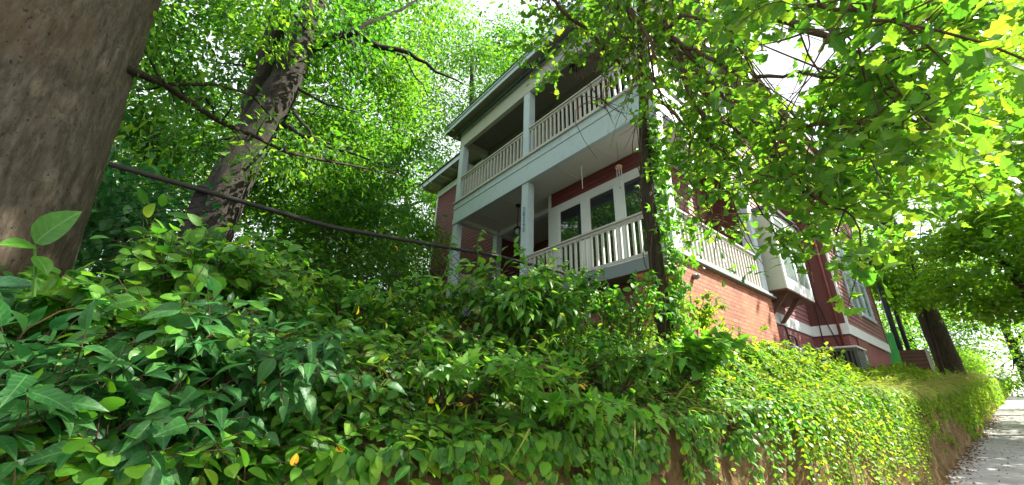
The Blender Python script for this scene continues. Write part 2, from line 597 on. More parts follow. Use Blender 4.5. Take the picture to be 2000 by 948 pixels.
def lip_z(y):
    return lerp([-60, -4, 0, 2, 7, 10.4, 12, 29, 60, 80, 200], [-2.2, 1.25, 1.40, 1.50, 1.88, 2.02, 2.10, 3.5, 5.2, 6.3, 13.5], y)


def in_z(y):
    return lerp([-60, -4, 0, 2, 5, 9.6, 12, 18, 30, 60, 80, 200], [-0.5, 1.65, 1.72, 1.94, 2.25, 2.38, 2.38, 3.0, 4.0, 5.9, 7.0, 14.0], y)


def ground_z(x, y):
    """height of the garden behind the lip of the bank (x <= -1.3)"""
    u = np.clip((-1.32 - x) / 1.15, 0, 1)
    u = u * u * (3 - 2 * u)
    return lip_z(y) + (in_z(y) - lip_z(y)) * u


def fbm(x, y, z=0.0, s=1.0, o=4):
    return mn.fractal(Vector((x * s, y * s, z * s)), 0.8, 2.1, o)


def build_bank():
    ys = np.concatenate([np.arange(-9, -2, 0.25), np.arange(-2, 5, 0.045), np.arange(5, 14, 0.09), np.arange(14, 60, 0.35), [60, 80, 120, 200]])
    prof = [(-1.22, 'f', 0.0), (-1.30, 'f', 0.02), (-1.31, 'f', 0.15), (-1.32, 'f', 0.3), (-1.345, 'f', 0.42), (-1.36, 'f', 0.54), (-1.35, 'f', 0.64), (-1.37, 'f', 0.72), (-1.36, 'f', 0.8),
            (-1.36, 'f', 0.86), (-1.35, 'f', 0.92), (-1.34, 'f', 0.97), (-1.37, 't', 0), (-1.43, 't', 0), (-1.5, 't', 0), (-1.6, 't', 0), (-1.75, 't', 0), (-1.9, 't', 0),
            (-2.1, 't', 0), (-2.3, 't', 0), (-2.6, 't', 0), (-3.2, 't', 0), (-5, 't', 0), (-9, 't', 0), (-16, 't', 0), (-30, 't', 0), (-120, 't', 0)]
    V = []
    for y in ys:
        wz, lz = float(walk_z(y)), float(lip_z(y))
        for x, kd, t in prof:
            far = x < -3.5
            amp = 0.0 if (t == 0.0 and kd == 'f') else 0.11
            nx = fbm(x * 1.5, y, t * 1.3, 1.6) * amp * (0.3 if far else 1)
            if kd == 'f':
                z = wz - 0.02 + (lz - wz) * t
                nx += amp * 0.6 * fbm(3, y, t * 1.2, 5.0)
            else:
                z = float(ground_z(x, y)) + fbm(x, y, 7, 1.2) * (0.05 if not far else 0.15)
            V.append((x + nx, y, z))
    n, p = len(ys), len(prof)
    F = []
    for i in range(n - 1):
        for j in range(p - 1):
            F.append((i * p + j, (i + 1) * p + j, (i + 1) * p + j + 1, i * p + j + 1))
    F = np.array(F)
    midx = np.tile([0 if q < 15 else 1 for q in range(p - 1)], n - 1)
    o = npmesh("terrain", V, [F[:, ::-1]], ["clay", "soil"], None, True, mat_idx=midx)
    tag(o, kind="structure", label="clay bank and shaded garden soil above the sidewalk")


build_bank()


def strip(name, mat, x0, x1, dz, label, step=2.0, y0=-60, y1=200):
    ys = np.arange(y0, y1 + 0.01, step)
    V = []
    for y in ys:
        z = float(walk_z(y)) + dz
        V += [(x0, y, z), (x1, y, z)]
    F = [(2 * i, 2 * i + 1, 2 * i + 3, 2 * i + 2) for i in range(len(ys) - 1)]
    return tag(npmesh(name, V, [np.array(F)], mat), kind="structure", label=label)


# sidewalk of poured slabs with open joints
mb = MB()
yy = -12.0
while yy < 180:
    a, b = yy + 0.008, yy + 1.5 - 0.008
    za, zb = float(walk_z(a)), float(walk_z(b))
    j = random.uniform(-0.004, 0.004)
    x0, x1 = -1.36, 0.38
    mb.add([(x0, a, za + j), (x1, a, za + j), (x1, b, zb + j), (x0, b, zb + j), (x0, a, za - 0.1), (x1, a, za - 0.1), (x1, b, zb - 0.1), (x0, b, zb - 0.1)],
           [(0, 1, 2, 3), (0, 4, 5, 1), (1, 5, 6, 2), (2, 6, 7, 3), (3, 7, 4, 0)])
    yy += 1.5
mb.obj("sidewalk", "concrete", kind="structure", label="pale concrete sidewalk climbing beside the bank")
strip("verge", "soil", -1.4, 1.9, -0.03, "bare strip of soil under the sidewalk")
mb = MB()
for i in range(50):
    a = -60 + i * 5.0
    za, zb = float(walk_z(a)), float(walk_z(a + 5))
    mb.add([(1.9, a, za), (2.05, a, za), (2.05, a + 5, zb), (1.9, a + 5, zb), (2.05, a, za - 0.14), (2.05, a + 5, zb - 0.14)], [(0, 1, 2, 3), (1, 4, 5, 2)])
mb.obj("kerb", "concrete", kind="structure", label="concrete kerb along the street")
strip("street", "asphalt", 2.05, 9.5, -0.14, "asphalt street beyond the sidewalk")
strip("far_ground", "soil", 9.5, 160, -0.10, "ground on the far side of the street")

# ------------------------------------------------------------------ house
F1, F2 = 4.05, 7.76
YF, XR, XM, XL = 5.76, -2.97, -6.74, -10.28
house = empty("house", (-6, 8, 2.6), label="two-storey red clapboard house with a white double-decker porch and brick base", cat="house")
HP = Vector((-6, 8, 2.6))


class HM(MB):
    """mesh in site coordinates, stored relative to the house's base"""

    def obj(self, name, mat, parent=None, **kw):
        org = HP if (parent is None or parent is house) else Vector(parent["_o"])
        self.v = [(a - HP.x, b - HP.y, c - HP.z) for a, b, c in self.v]
        return MB.obj(self, name, mat, house if parent is None else parent, **kw)


def hb(name, mat, *b, parent=None, bevel=0.0, **kw):
    h = HM().box(*b)
    h.v = [(p[0] - HP.x, p[1] - HP.y, p[2] - HP.z) for p in h.v]
    return MB.obj(h, name, mat, house if parent is None else parent, bevel=bevel, **kw)


def hobj(h, name, mat, parent=None, **kw):
    h.v = [(p[0] - HP.x, p[1] - HP.y, p[2] - HP.z) for p in h.v]
    return MB.obj(h, name, mat, house if parent is None else parent, **kw)


def siding_y(y, x0, x1, z0, z1, pitch=0.13, d=0.022, out=-1):
    """clapboards on a wall at y facing -Y (out=-1)"""
    h = MB()
    z = z0
    while z < z1 - 1e-4:
        zt = min(z + pitch, z1)
        h.add([(x0, y + out * d, z), (x1, y + out * d, z), (x1, y + out * 0.004, zt), (x0, y + out * 0.004, zt), (x0, y + out * 0.0, z), (x1, y, z)],
              [(0, 1, 2, 3), (4, 5, 1, 0)])
        z = zt
    return h


def siding_x(x, y0, y1, z0, z1, pitch=0.13, d=0.022):
    h = MB()
    z = z0
    while z < z1 - 1e-4:
        zt = min(z + pitch, z1)
        h.add([(x + d, y0, z), (x + d, y1, z), (x + 0.004, y1, zt), (x + 0.004, y0, zt), (x, y0, z), (x, y1, z)], [(0, 1, 2, 3), (4, 5, 1, 0)])
        z = zt
    return h


# foundations
hb("foundation", "brick_orange", -3.75, XR, 5.80, 9.70, 2.0, 3.93)
hb("foundation", "brick_painted", -10.2, -3.76, 6.4, 6.6, 2.0, 3.86)
hb("foundation", "brick_painted", -10.1, -3.30, 9.71, 13.39, 2.0, 3.59)
hb("foundation", "brick_painted", -10.1, -2.52, 13.40, 18.3, 2.0, 3.59)
# porch floors, ledge
hb("porch_floor", "paint_grey", -10.2, XR - 0.02, YF + 0.03, 9.69, 3.87, F1)
hb("ledge", "paint_grey", XR - 0.04, XR + 0.09, YF - 0.06, 9.78, 3.935, 3.975, bevel=0.006)
hb("ledge", "paint_rail", XR - 0.04, XR + 0.05, YF - 0.03, 9.74, 3.978, F1 - 0.01, bevel=0.006)
hb("porch_joist", "paint_grey", -10.2, XR - 0.1, YF - 0.01, YF + 0.028, 3.80, F1 - 0.02)
# band between the storeys
for (z0, z1, pr_) in ((6.925, 7.09, 0.02), (7.095, 7.45, 0.0), (7.455, 7.66, 0.015)):
    hb("band_board", "paint_pale", XL, XR + pr_, YF - pr_, YF + 0.10, z0, z1, bevel=0.004)
    hb("band_board", "paint_pale", XR - 0.10, XR + pr_ + 0.001, YF + 0.102, 9.70, z0, z1, bevel=0.004)
hb("upper_floor", "paint_rail", XL - 0.02, XR + 0.06, YF - 0.06, 9.7, 7.663, 7.715, bevel=0.006)
hb("porch_ceiling", "paint_ceiling", -10.18, XR - 0.12, YF + 0.11, 9.15, 7.13, 7.20)
for xx in (-9.3, -8.1, -5.9, -4.7):
    hb("ceiling_batten", "paint_ceiling", xx, xx + 0.04, YF + 0.115, 6.85, 7.112, 7.128)
hb("side_beam", "paint_trim", -10.26, -10.02, YF + 0.105, 7.38, 7.0, 7.128)
hb("side_beam", "paint_trim", -10.26, -10.02, 7.62, 9.1, 7.0, 7.128)


def post(x0, y0, z0, z1, w=0.24, dpt=0.22):
    return hb("porch_post", "paint_pale", x0, x0 + w, y0, y0 + dpt, z0, z1, bevel=0.006)


p_low = post(XM - 0.12, YF + 0.01, F1, 6.92)
post(XL, YF + 0.01, F1 - 0.9, 6.92)
post(XR - 0.24, YF + 0.01, F1, 6.92)
post(XR - 0.24, 9.45, F1, 6.92)
post(-10.26, 7.39, F1 - 0.3, 7.12, 0.22)
post(XM - 0.12, YF + 0.01, 7.716, 9.90)
post(XL, YF + 0.01, 7.716, 9.90)
post(XR - 0.24, YF + 0.01, 7.716, 9.90)
post(XR - 0.24, 9.45, 7.716, 9.90)

# numerals fixed down the lower middle post
GL = {"0": ["111", "101", "101", "101", "111"], "2": ["111", "001", "111", "100", "111"], "3": ["111", "001", "111", "001", "111"],
      "4": ["101", "101", "111", "001", "001"], "5": ["111", "100", "111", "001", "111"]}


def numeral(ch, zc):
    cu = bpy.data.curves.new("house_number", 'FONT')
    cu.body = ch
    cu.size = 0.17
    cu.extrude = 0.006
    cu.align_x = 'CENTER'
    tmp = bpy.data.objects.new("tmp", cu)
    COL.objects.link(tmp)
    dg = bpy.context.evaluated_depsgraph_get()
    me = bpy.data.meshes.new_from_object(tmp.evaluated_get(dg))
    bpy.data.objects.remove(tmp)
    me.materials.clear(); me.materials.append(MATS["blue_letter"])
    me.transform(Matrix.Rotation(rad(90), 4, 'X'))
    me.transform(Matrix.Translation(Vector((XM, YF - 0.001, zc)) - HP))
    link(bpy.data.objects.new("house_number", me), p_low)


for i, ch in enumerate("30245"):
    numeral(ch, 6.12 - i * 0.14)


def railing(axis, a0, a1, c, z0, z1, n, mat="paint_rail"):
    """balustrade from a0 to a1 along axis, at c on the other axis"""
    r = hb("railing", mat, *( (a0, a1, c - 0.035, c + 0.035) if axis == 'x' else (c - 0.035, c + 0.035, a0, a1)), z0 + 0.06, z0 + 0.11)
    h = MB()
    if axis == 'x':
        h.box(a0, a1, c - 0.065, c + 0.05, z1 - 0.035, z1); h.box(a0, a1, c - 0.03, c + 0.03, z1 - 0.10, z1 - 0.037)
    else:
        h.box(c - 0.05, c + 0.065, a0, a1, z1 - 0.035, z1); h.box(c - 0.03, c + 0.03, a0, a1, z1 - 0.10, z1 - 0.037)
    h.v = [(p[0] - HP.x, p[1] - HP.y, p[2] - HP.z) for p in h.v]
    MB.obj(h, "handrail", mat, r)
    w = 0.021
    first = None
    for i in range(n):
        a = a0 + (a1 - a0) * (i + 0.7) / (n + 0.4)
        if first is None:
            h = MB().box(-w, w, -w, w, z0 + 0.108, z1 - 0.098)
            h.v = [(p[0], p[1], p[2] - HP.z) for p in h.v]
            first = MB.obj(h, "baluster", mat, r)
            o = first
        else:
            o = first.copy(); COL.objects.link(o); o.parent = r
        o.location = (a - HP.x, c - HP.y, 0) if axis == 'x' else (c - HP.x, a - HP.y, 0)
    return r


railing('x', XM + 0.12, XR - 0.24, YF + 0.06, F1 - 0.03, 4.90, 24)
railing('y', YF + 0.23, 9.45, XR - 0.05, F1 - 0.05, 4.86, 24)
railing('x', XM + 0.12, XR - 0.24, YF + 0.06, 7.72, 8.62, 24)
railing('x', XL + 0.24, XM - 0.12, YF + 0.06, 7.72, 8.62, 20)
railing('y', YF + 0.23, 9.45, XR - 0.05, 7.72, 8.62, 24)

# lower storey: window room behind the porch
YB = 6.95
XW0, XW1 = -6.95, -3.95
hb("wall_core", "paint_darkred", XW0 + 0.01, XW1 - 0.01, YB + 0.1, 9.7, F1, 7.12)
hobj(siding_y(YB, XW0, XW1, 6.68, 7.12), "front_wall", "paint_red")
hobj(siding_x(XW1, YB, 9.7, F1, 7.12), "side_wall", "paint_red_sunlit")
hb("corner_trim", "paint_trim", XW0 - 0.10, XW0, YB - 0.03, YB + 0.1, F1, 7.127)
hb("corner_trim", "paint_trim", XW1 - 0.02, XW1 + 0.10, YB - 0.03, YB + 0.1, F1, 7.127)
# window band: three tall windows
wf = hb("window", "paint_trim", XW0, XW1 - 0.02, YB - 0.028, YB + 0.05, 6.50, 6.68)
hb("sill", "paint_trim", XW0, XW1 - 0.02, YB - 0.05, YB + 0.05, F1 + 0.08, F1 + 0.18, parent=wf)
xs = [(-6.95, -6.66), (-5.88, -5.64), (-4.86, -4.62), (-4.08, -3.97)]
for a, b in xs:
    hb("mullion", "paint_trim", a, b, YB - 0.034, YB + 0.05, F1 + 0.18, 6.50, parent=wf)
for i in range(3):
    a, b = xs[i][1], xs[i + 1][0]
    h = MB()
    for q in ((a, a + 0.03, F1 + 0.18, 6.5), (b - 0.03, b, F1 + 0.18, 6.5), (a + 0.03, b - 0.03, 6.46, 6.5), (a + 0.03, b - 0.03, F1 + 0.18, F1 + 0.25)):
        h.box(q[0], q[1], YB - 0.005, YB + 0.03, q[2], q[3])
    hobj(h, "sash", "paint_trim", wf)
    h = MB()
    h.add([(a, YB + 0.015, F1 + 0.18), (b, YB + 0.015, F1 + 0.18), (b, YB + 0.015, 6.5), (a, YB + 0.015, 6.5)], [(0, 1, 2, 3)])
    hobj(h, "pane", "glass_dark", wf)
# entry recess
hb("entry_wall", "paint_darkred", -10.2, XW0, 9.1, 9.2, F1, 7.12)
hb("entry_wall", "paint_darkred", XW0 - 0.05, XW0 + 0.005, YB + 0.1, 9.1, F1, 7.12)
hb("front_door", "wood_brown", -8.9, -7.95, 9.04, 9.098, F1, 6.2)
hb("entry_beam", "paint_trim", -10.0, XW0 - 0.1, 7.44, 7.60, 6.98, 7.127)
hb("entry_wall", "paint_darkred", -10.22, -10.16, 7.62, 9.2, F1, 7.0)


def lattice(x, y0, y1, z0, z1, st=0.11):
    h = MB()
    L = (y1 - y0) + (z1 - z0)
    t = 0
    for sgn in (1, -1):
        u = 0
        while u < L:
            # line y - y0 = s ; z = z0 + u - s  (sgn 1) clipped
            if sgn == 1:
                s0 = max(0, u - (z1 - z0)); s1 = min(y1 - y0, u)
                pa, pb = (y0 + s0, z0 + u - s0), (y0 + s1, z0 + u - s1)
            else:
                s0 = max(0, u - (z1 - z0)); s1 = min(y1 - y0, u)
                pa, pb = (y1 - s0, z0 + u - s0), (y1 - s1, z0 + u - s1)
            if s1 - s0 > 0.03:
                wv = 0.026
                xo = x + (0.004 if sgn == 1 else -0.004)
                h.add([(xo - .003, pa[0], pa[1] - wv), (xo - .003, pb[0], pb[1] - wv), (xo - .003, pb[0], pb[1] + wv), (xo - .003, pa[0], pa[1] + wv),
                       (xo + .003, pa[0], pa[1] - wv), (xo + .003, pb[0], pb[1] - wv), (xo + .003, pb[0], pb[1] + wv), (xo + .003, pa[0], pa[1] + wv)],
                      [(0, 1, 2, 3), (7, 6, 5, 4), (0, 4, 5, 1), (3, 2, 6, 7)])
            u += st
    return h


hobj(lattice(-10.14, YF + 0.25, 7.38, F1, 5.35), "lattice_screen", "paint_rail")
hobj(lattice(-10.14, YF + 0.25, 6.85, 7.75, 9.35), "lattice_screen", "paint_rail")

# upper storey back wall with dark windows
YU = 6.85
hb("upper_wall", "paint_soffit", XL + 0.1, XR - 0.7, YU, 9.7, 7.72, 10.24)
uw = hb("upper_window", "wood_brown", -6.7, -3.85, YU - 0.05, YU - 0.005, 9.78, 9.94)
for xx in (-6.7, -5.8, -4.85, -3.95):
    hb("stile", "wood_brown", xx, xx + 0.10, YU - 0.05, YU - 0.005, 7.9, 9.78, parent=uw)
h = MB(); h.add([(-6.65, YU - 0.02, 7.9), (-3.9, YU - 0.02, 7.9), (-3.9, YU - 0.02, 9.8), (-6.65, YU - 0.02, 9.8)], [(0, 1, 2, 3)])
hobj(h, "pane", "glass_dark", uw)
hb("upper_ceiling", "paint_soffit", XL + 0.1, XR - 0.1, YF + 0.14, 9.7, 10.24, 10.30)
hb("eave_beam", "paint_cream", XL, XR, YF, YF + 0.135, 9.90, 10.55)
hb("eave_beam", "paint_cream", XR - 0.135, XR, YF + 0.137, 9.7, 9.90, 10.55)
hb("eave_beam", "paint_cream", XL, XL + 0.135, YF + 0.137, 9.7, 9.90, 10.55)
# main roof
ex0, ex1, ey0, ey1 = -10.72, -2.35, 5.36, 19.0
hb("soffit", "paint_soffit", ex0 + 0.02, ex1 - 0.02, ey0 + 0.02, ey1 - 0.02, 10.56, 10.60)
h = MB()
for z0, z1, o_ in ((10.555, 10.70, 0.0), (10.703, 10.76, 0.035)):
    h.box(ex0 - o_, ex1 + o_, ey0 - o_, ey0 + 0.02 - o_ * .5, z0, z1)
    h.box(ex1 - 0.02, ex1 + o_, ey0 + 0.021, ey1, z0, z1)
    h.box(ex0 - o_, ex0 + 0.02, ey0 + 0.021, ey1, z0, z1)
hobj(h, "fascia", "paint_pale")
h = MB()
a, b, c, d = ex0 - 0.06, ex1 + 0.06, ey0 - 0.06, ey1
h.add([(a, c, 10.765), (b, c, 10.765), (b, d, 10.765), (a, d, 10.765), (-6.5, 9.0, 13.2), (-6.5, 15.5, 13.2),
       (a, c, 10.79), (b, c, 10.79), (b, d, 10.79), (a, d, 10.79)],
      [(0, 3, 2, 1), (0, 1, 7, 6), (1, 2, 8, 7), (2, 3, 9, 8), (3, 0, 6, 9), (6, 7, 4), (7, 8, 5, 4), (8, 9, 5), (9, 6, 4, 5)])
hobj(h, "roof", "shingle")
hobj(MB().tube([(XL - 0.3, YF - 0.13, 10.43), (XR + 0.1, YF - 0.13, 10.47)], 0.045, 10), "downspout", "dark_metal", smooth=True)

# left wing, set back
YW = 7.55
hb("wing_core", "paint_darkred", -15.05, -10.3, YW + 0.002, 14, 2.2, 11.0)
hobj(siding_y(YW, -15.1, -10.25, 2.4, 10.55), "wing_wall", "paint_red")
hb("frieze_board", "paint_trim", -15.12, -10.25, YW - 0.04, YW - 0.001, 10.55, 10.85)
hb("corner_trim", "paint_trim", -15.13, -15.02, YW - 0.035, YW + 0.06, 2.4, 10.55)
we = hb("wing_eave", "paint_cream", -15.75, -10.25, YW - 0.62, YW + 4, 11.10, 11.14)
hb("fascia", "paint_pale", -15.8, -10.25, YW - 0.66, YW - 0.625, 11.02, 11.24, parent=we)
h = MB(); h.box(-15.85, -10.2, YW - 0.72, YW + 4, 11.245, 11.285)
hobj(h, "shingle_edge", "shingle", we)
for i in range(7):
    xx = -15.6 + i * 0.82
    h = MB().box(xx, xx + 0.06, YW - 0.60, YW - 0.002, 10.96, 11.098)
    hobj(h, "rafter_tail", "paint_cream", we)

# side walls towards the sidewalk
XA, XB = -3.3, -2.5
hb("wall_core", "paint_darkred", -10.0, XA - 0.002, 9.71, 18.2, 3.66, 10.55)
hb("wall_core", "paint_darkred", XA - 0.01, XB - 0.002, 13.42, 18.25, 3.66, 10.55)
hobj(siding_x(XA, 9.72, 13.4, 3.88, 10.55), "side_wall", "paint_red_sunlit")
hobj(siding_x(XB, 13.42, 18.28, 3.88, 10.55), "side_wall", "paint_red_sunlit")
hb("corner_board", "paint_trim", XB - 0.005, XB + 0.03, 13.38, 13.54, 3.882, 10.55)
hb("corner_board", "paint_darkred", XB - 0.005, XB + 0.03, 18.26, 18.38, 3.882, 10.55)
hb("corner_board", "paint_trim", XA - 0.005, XA + 0.03, 9.705, 9.83, 3.882, 10.55)
hb("end_wall", "paint_darkred", XA + 0.0, XB - 0.003, 13.385, 13.418, 3.88, 10.55)
hb("water_table", "paint_trim", XA - 0.01, XA + 0.035, 9.72, 13.38, 3.60, 3.878)
hb("water_table", "paint_trim", XA + 0.036, XB + 0.035, 13.345, 13.384, 3.60, 3.878)
hb("water_table", "paint_trim", XB - 0.01, XB + 0.035, 13.385, 18.33, 3.60, 3.878)
hobj(MB().tube([(XB - 0.16, 13.30, 7.0), (XB - 0.16, 13.30, 3.0)], 0.035, 8), "downpipe", "paint_red", smooth=True)
h = MB().box(XB - 0.22, XB + 0.06, 13.24, 13.34, 6.62, 6.66)
h.tube([(XB + 0.05, 13.3, 6.64), (XB + 0.18, 13.5, 6.62), (XB + 0.02, 13.9, 6.72)], 0.012, 6)
hobj(h, "pipe_bracket", "dark_metal")
for p in ([(XA + .25, 13.36, 5.9), (XA + .3, 13.33, 4.6), (XA + .42, 13.3, 3.9), (XA + .55, 13.3, 3.3)], [(XA + .2, 13.36, 5.2), (XA + .24, 13.32, 4.2), (XA + .22, 13.3, 3.1)]):
    hobj(MB().tube(p, 0.014, 6), "wall_cable", "black_metal", smooth=True)

# tall window on the far side wall
wy0, wy1, wz0, wz1 = 14.6, 17.25, 4.5, 6.75
tw = hb("side_window", "paint_pale", XB + 0.02, XB + 0.07, wy0 - 0.05, wy1 + 0.05, wz0 - 0.1, wz0 - 0.002)
h = MB()
h.box(XB + 0.02, XB + 0.05, wy0, wy1, wz0, wz0 + 0.05)
h.box(XB + 0.02, XB + 0.05, wy0, wy1, wz1, wz1 + 0.12)
for yv in (wy0, wy0 + 0.86, wy0 + 1.70, wy1 - 0.1):
    h.box(XB + 0.021, XB + 0.052, yv, yv + 0.1, wz0, wz1)
hobj(h, "casing", "paint_pale", tw)
h = MB()
for yv in (wy0 + 0.1, wy0 + 0.96, wy0 + 1.80):
    y2 = yv + 0.76 if yv < wy1 - 1 else wy1 - 0.1
    h.box(XB + 0.02, XB + 0.04, yv, y2, (wz0 + wz1) / 2 - 0.03, (wz0 + wz1) / 2 + 0.03)
hobj(h, "meeting_rail", "paint_pale", tw)
h = MB(); h.add([(XB + 0.024, wy0 + .05, wz0), (XB + 0.024, wy1 - .05, wz0), (XB + 0.024, wy1 - .05, wz1), (XB + 0.024, wy0 + .05, wz1)], [(0, 1, 2, 3)])
hobj(h, "pane", "glass_pale", tw)

# box bay on brackets
by0, by1, bz0, bz1, bX = 9.86, 11.65, 4.16, 6.1, -2.68
bay = hb("bay_window", "paint_cream", XA, bX - 0.002, by0, by1, bz0 + 0.002, bz1)
hb("roof", "shingle", XA, bX + 0.1, by0 - 0.08, by1 + 0.08, bz1, bz1 + 0.08, parent=bay)
h = MB()
h.box(bX, bX + 0.03, by0 - 0.01, by1 + 0.01, bz0, bz0 + 0.27)
h.box(bX, bX + 0.03, by0 - 0.01, by1 + 0.01, bz1 - 0.16, bz1)
for yv, w in ((by0 - 0.01, 0.13), (by0 + 0.83, 0.13), (by1 - 0.12, 0.13)):
    h.box(bX, bX + 0.031, yv, yv + w, bz0 + 0.27, bz1 - 0.16)
hobj(h, "frame", "paint_trim", bay)
h = MB(); h.add([(bX + 0.01, by0, bz0 + .2), (bX + 0.01, by1, bz0 + .2), (bX + 0.01, by1, bz1 - .1), (bX + 0.01, by0, bz1 - .1)], [(0, 1, 2, 3)])
hobj(h, "pane", "glass_pale", bay)
hb("underside", "wood_brown", XA, bX + 0.02, by0, by1, bz0 - 0.03, bz0, parent=bay)
for yv in (10.15, 10.95):
    h = MB()
    h.add([(XA + 0.03, yv, 3.62), (XA + 0.11, yv, 3.62), (bX - 0.08, yv, bz0 - 0.03), (bX - 0.2, yv, bz0 - 0.03),
           (XA + 0.03, yv + .09, 3.62), (XA + 0.11, yv + .09, 3.62), (bX - 0.08, yv + .09, bz0 - 0.03), (bX - 0.2, yv + .09, bz0 - 0.03)],
          [(0, 1, 2, 3), (7, 6, 5, 4), (0, 4, 5, 1), (1, 5, 6, 2), (3, 2, 6, 7), (0, 3, 7, 4)])
    hobj(h, "bracket", "wood_brown", bay)
# basement vent and patched opening in the painted brick
vt = hb("basement_vent", "brick_painted", XA + 0.002, XA + 0.04, 11.62, 12.02, 3.02, 3.08)
hb("vent_hole", "paint_darkred", XA + 0.001, XA + 0.012, 11.66, 11.98, 3.081, 3.36, parent=vt)
hb("patch_panel", "paint_red", XB - 0.015, XB + 0.012, 14.1, 15.3, 2.9, 3.62)
h = MB().tube([(XA + 0.05, 12.55, 3.22), (XA + 0.16, 12.55, 3.22), (XA + 0.16, 12.55, 2.92)], 0.07, 10)
hobj(h, "vent_pipe", "paint_darkred", smooth=True)
for (yy, zz) in ((XR, 0),):
    h = MB().tube([(XR + 0.0, 6.25, 3.66), (XR + 0.07, 6.25, 3.66)], 0.045, 10)
    h.tube([(XR + 0.07, 6.25, 3.66), (XR + 0.085, 6.25, 3.64)], 0.055, 10)
    hobj(h, "outlet_cap", "paint_grey", smooth=True)

# ---- things fixed or hung at the house
t = empty("wind_chime", (-4.28, 6.35, 6.1), label="small wind chime with a round wooden top hanging from the lower porch ceiling", cat="wind chime")
MB().tube([(0, 0, 1.04), (0, 0, 0.40)], 0.004, 5).obj("cord", "black_metal", t)
MB().tube([(0, 0, 0.36), (0, 0, 0.40)], 0.075, 14).obj("wooden_top", "copper", t)
for i in range(6):
    a = i * math.pi / 3
    x, y = 0.055 * math.cos(a), 0.055 * math.sin(a)
    MB().tube([(x, y, 0.35), (x, y, 0.02 + 0.03 * i)], 0.009, 6).obj("chime_tube", "galv", t)
MB().tube([(0, 0, 0.36), (0, 0, -0.1)], 0.004, 5).tube([(0, 0, -0.14), (0, 0, -0.10)], 0.03, 8).obj("clapper", "galv", t)
t = empty("hanging_rod", (-5.28, 6.3, 6.35), label="thin white rod hanging straight down from the lower porch ceiling", cat="hanging rod")
MB().tube([(0, 0, 0.78), (0, 0, 0.62)], 0.004, 5).obj("cord", "galv", t)
MB().tube([(0, 0, 0.62), (0.005, 0, 0.0)], [0.014, 0.008], 7).obj("stick", "paint_trim", t)
t = empty("pendant_lamp", (-8.05, 6.65, 6.15), label="black pendant lantern with a clear globe hanging inside the lower porch", cat="lamp")
MB().tube([(0, 0, 0.97), (0, 0, 0.92)], [0.09, 0.07], 14).tube([(0, 0, 0.92), (0, 0, 0.28)], 0.012, 6).obj("stem", "black_metal", t)
MB().tube([(0, 0, 0.28), (0, 0, 0.22), (0, 0, 0.19)], [0.03, 0.10, 0.11], 14).obj("lamp_cap", "black_metal", t)
MB().tube([(0, 0, 0.19), (0, 0, 0.12), (0, 0, 0.04), (0, 0, -0.01)], [0.06, 0.075, 0.06, 0.02], 16).obj("globe", "glass_pale", t, smooth=True)
t = empty("flood_light", (-5.3, 6.32, 10.24), label="square black floodlight fixed to the upper porch ceiling", cat="light")
MB().box(-0.16, 0.16, -0.12, 0.12, -0.09, -0.001).obj("housing", "black_metal", t, bevel=0.01)
h = MB()
for i in range(5):
    h.box(-0.13 + i * 0.055, -0.115 + i * 0.055, -0.1, 0.1, -0.115, -0.091)
h.obj("grille", "dark_metal", t)

# air conditioner
t = empty("air_conditioner", (-2.42, 11.75, 2.5), label="dark green louvred air conditioner unit on the ground by the brick wall", cat="air conditioner")
ax, ay, az = 0.36, 0.42, 0.50
MB().box(-ax + .03, ax - .03, -ay + .03, ay - .03, -0.1, az).obj("core", "dark_interior", t)
h = MB()
for sx in (-1, 1):
    for sy in (-1, 1):
        h.box(min(sx * ax, sx * (ax - .07)), max(sx * ax, sx * (ax - .07)), min(sy * ay, sy * (ay - .07)), max(sy * ay, sy * (ay - .07)), -0.12, az)
for i in range(7):
    xx = -ax + 0.08 + i * 0.085
    h.box(xx, xx + 0.03, -ay - 0.004, -ay + 0.03, -0.1, az - 0.04)
h.box(-ax, ax, -ay - .003, -ay + 0.03, az - 0.06, az)
h.box(-ax - .001, ax + .001, -ay - .001, ay + .001, -0.15, -0.10)
h.box(-ax - .001, ax + .001, ay - 0.03, ay + .001, az - 0.06, az - .001)
h.obj("casing", "unit_metal", t)
h = MB()
for i in range(14):
    z = -0.02 + i * 0.035
    h.box(ax - 0.02, ax + 0.006, -ay + 0.072, ay - 0.30, z, z + 0.02)
h.box(ax - 0.02, ax + 0.008, ay - 0.30, ay - 0.072, -0.1, az)
h.obj("side_grille", "unit_metal", t)
MB().box(-ax - .02, ax + .02, -ay - .02, ay + .02, az, az + 0.045).obj("top_cover", "unit_top", t, bevel=0.015)
MB().box(ax + .0085, ax + .012, ay - .22, ay - .14, 0.28, 0.40).obj("badge", "galv", t)

# gas meters
t = empty("gas_meter_set", (-3.12, 10.6, 2.7), label="grey gas meters and bent pipes against the painted brick foundation", cat="gas meter")
h = MB()
h.tube([(-0.12, -0.35, 0.78), (-0.02, -0.1, 0.80), (0.0, 0.12, 0.80), (0.0, 0.16, 0.74), (0.0, 0.2, 0.4)], 0.022, 7)
h.tube([(0.0, 0.22, 0.62), (0.0, 0.62, 0.62), (0.0, 0.66, 0.58), (0.0, 0.7, 0.35)], 0.022, 7)
h.tube([(0.02, -0.3, 0.42), (0.02, 1.0, 0.36)], 0.025, 7)
h.obj("pipe", "dark_metal", t, smooth=True)
for i in range(3):
    y = -0.15 + i * 0.42
    h = MB().tube([(0.12, y, 0.30), (0.12, y, 0.27), (0.12, y, 0.08), (0.12, y, 0.04)], [0.09, 0.13, 0.13, 0.09], 12)
    h.tube([(0.2, y, 0.2), (0.28, y, 0.2)], 0.05, 10)
    h.obj("meter_body", "meter_grey", t, smooth=True)

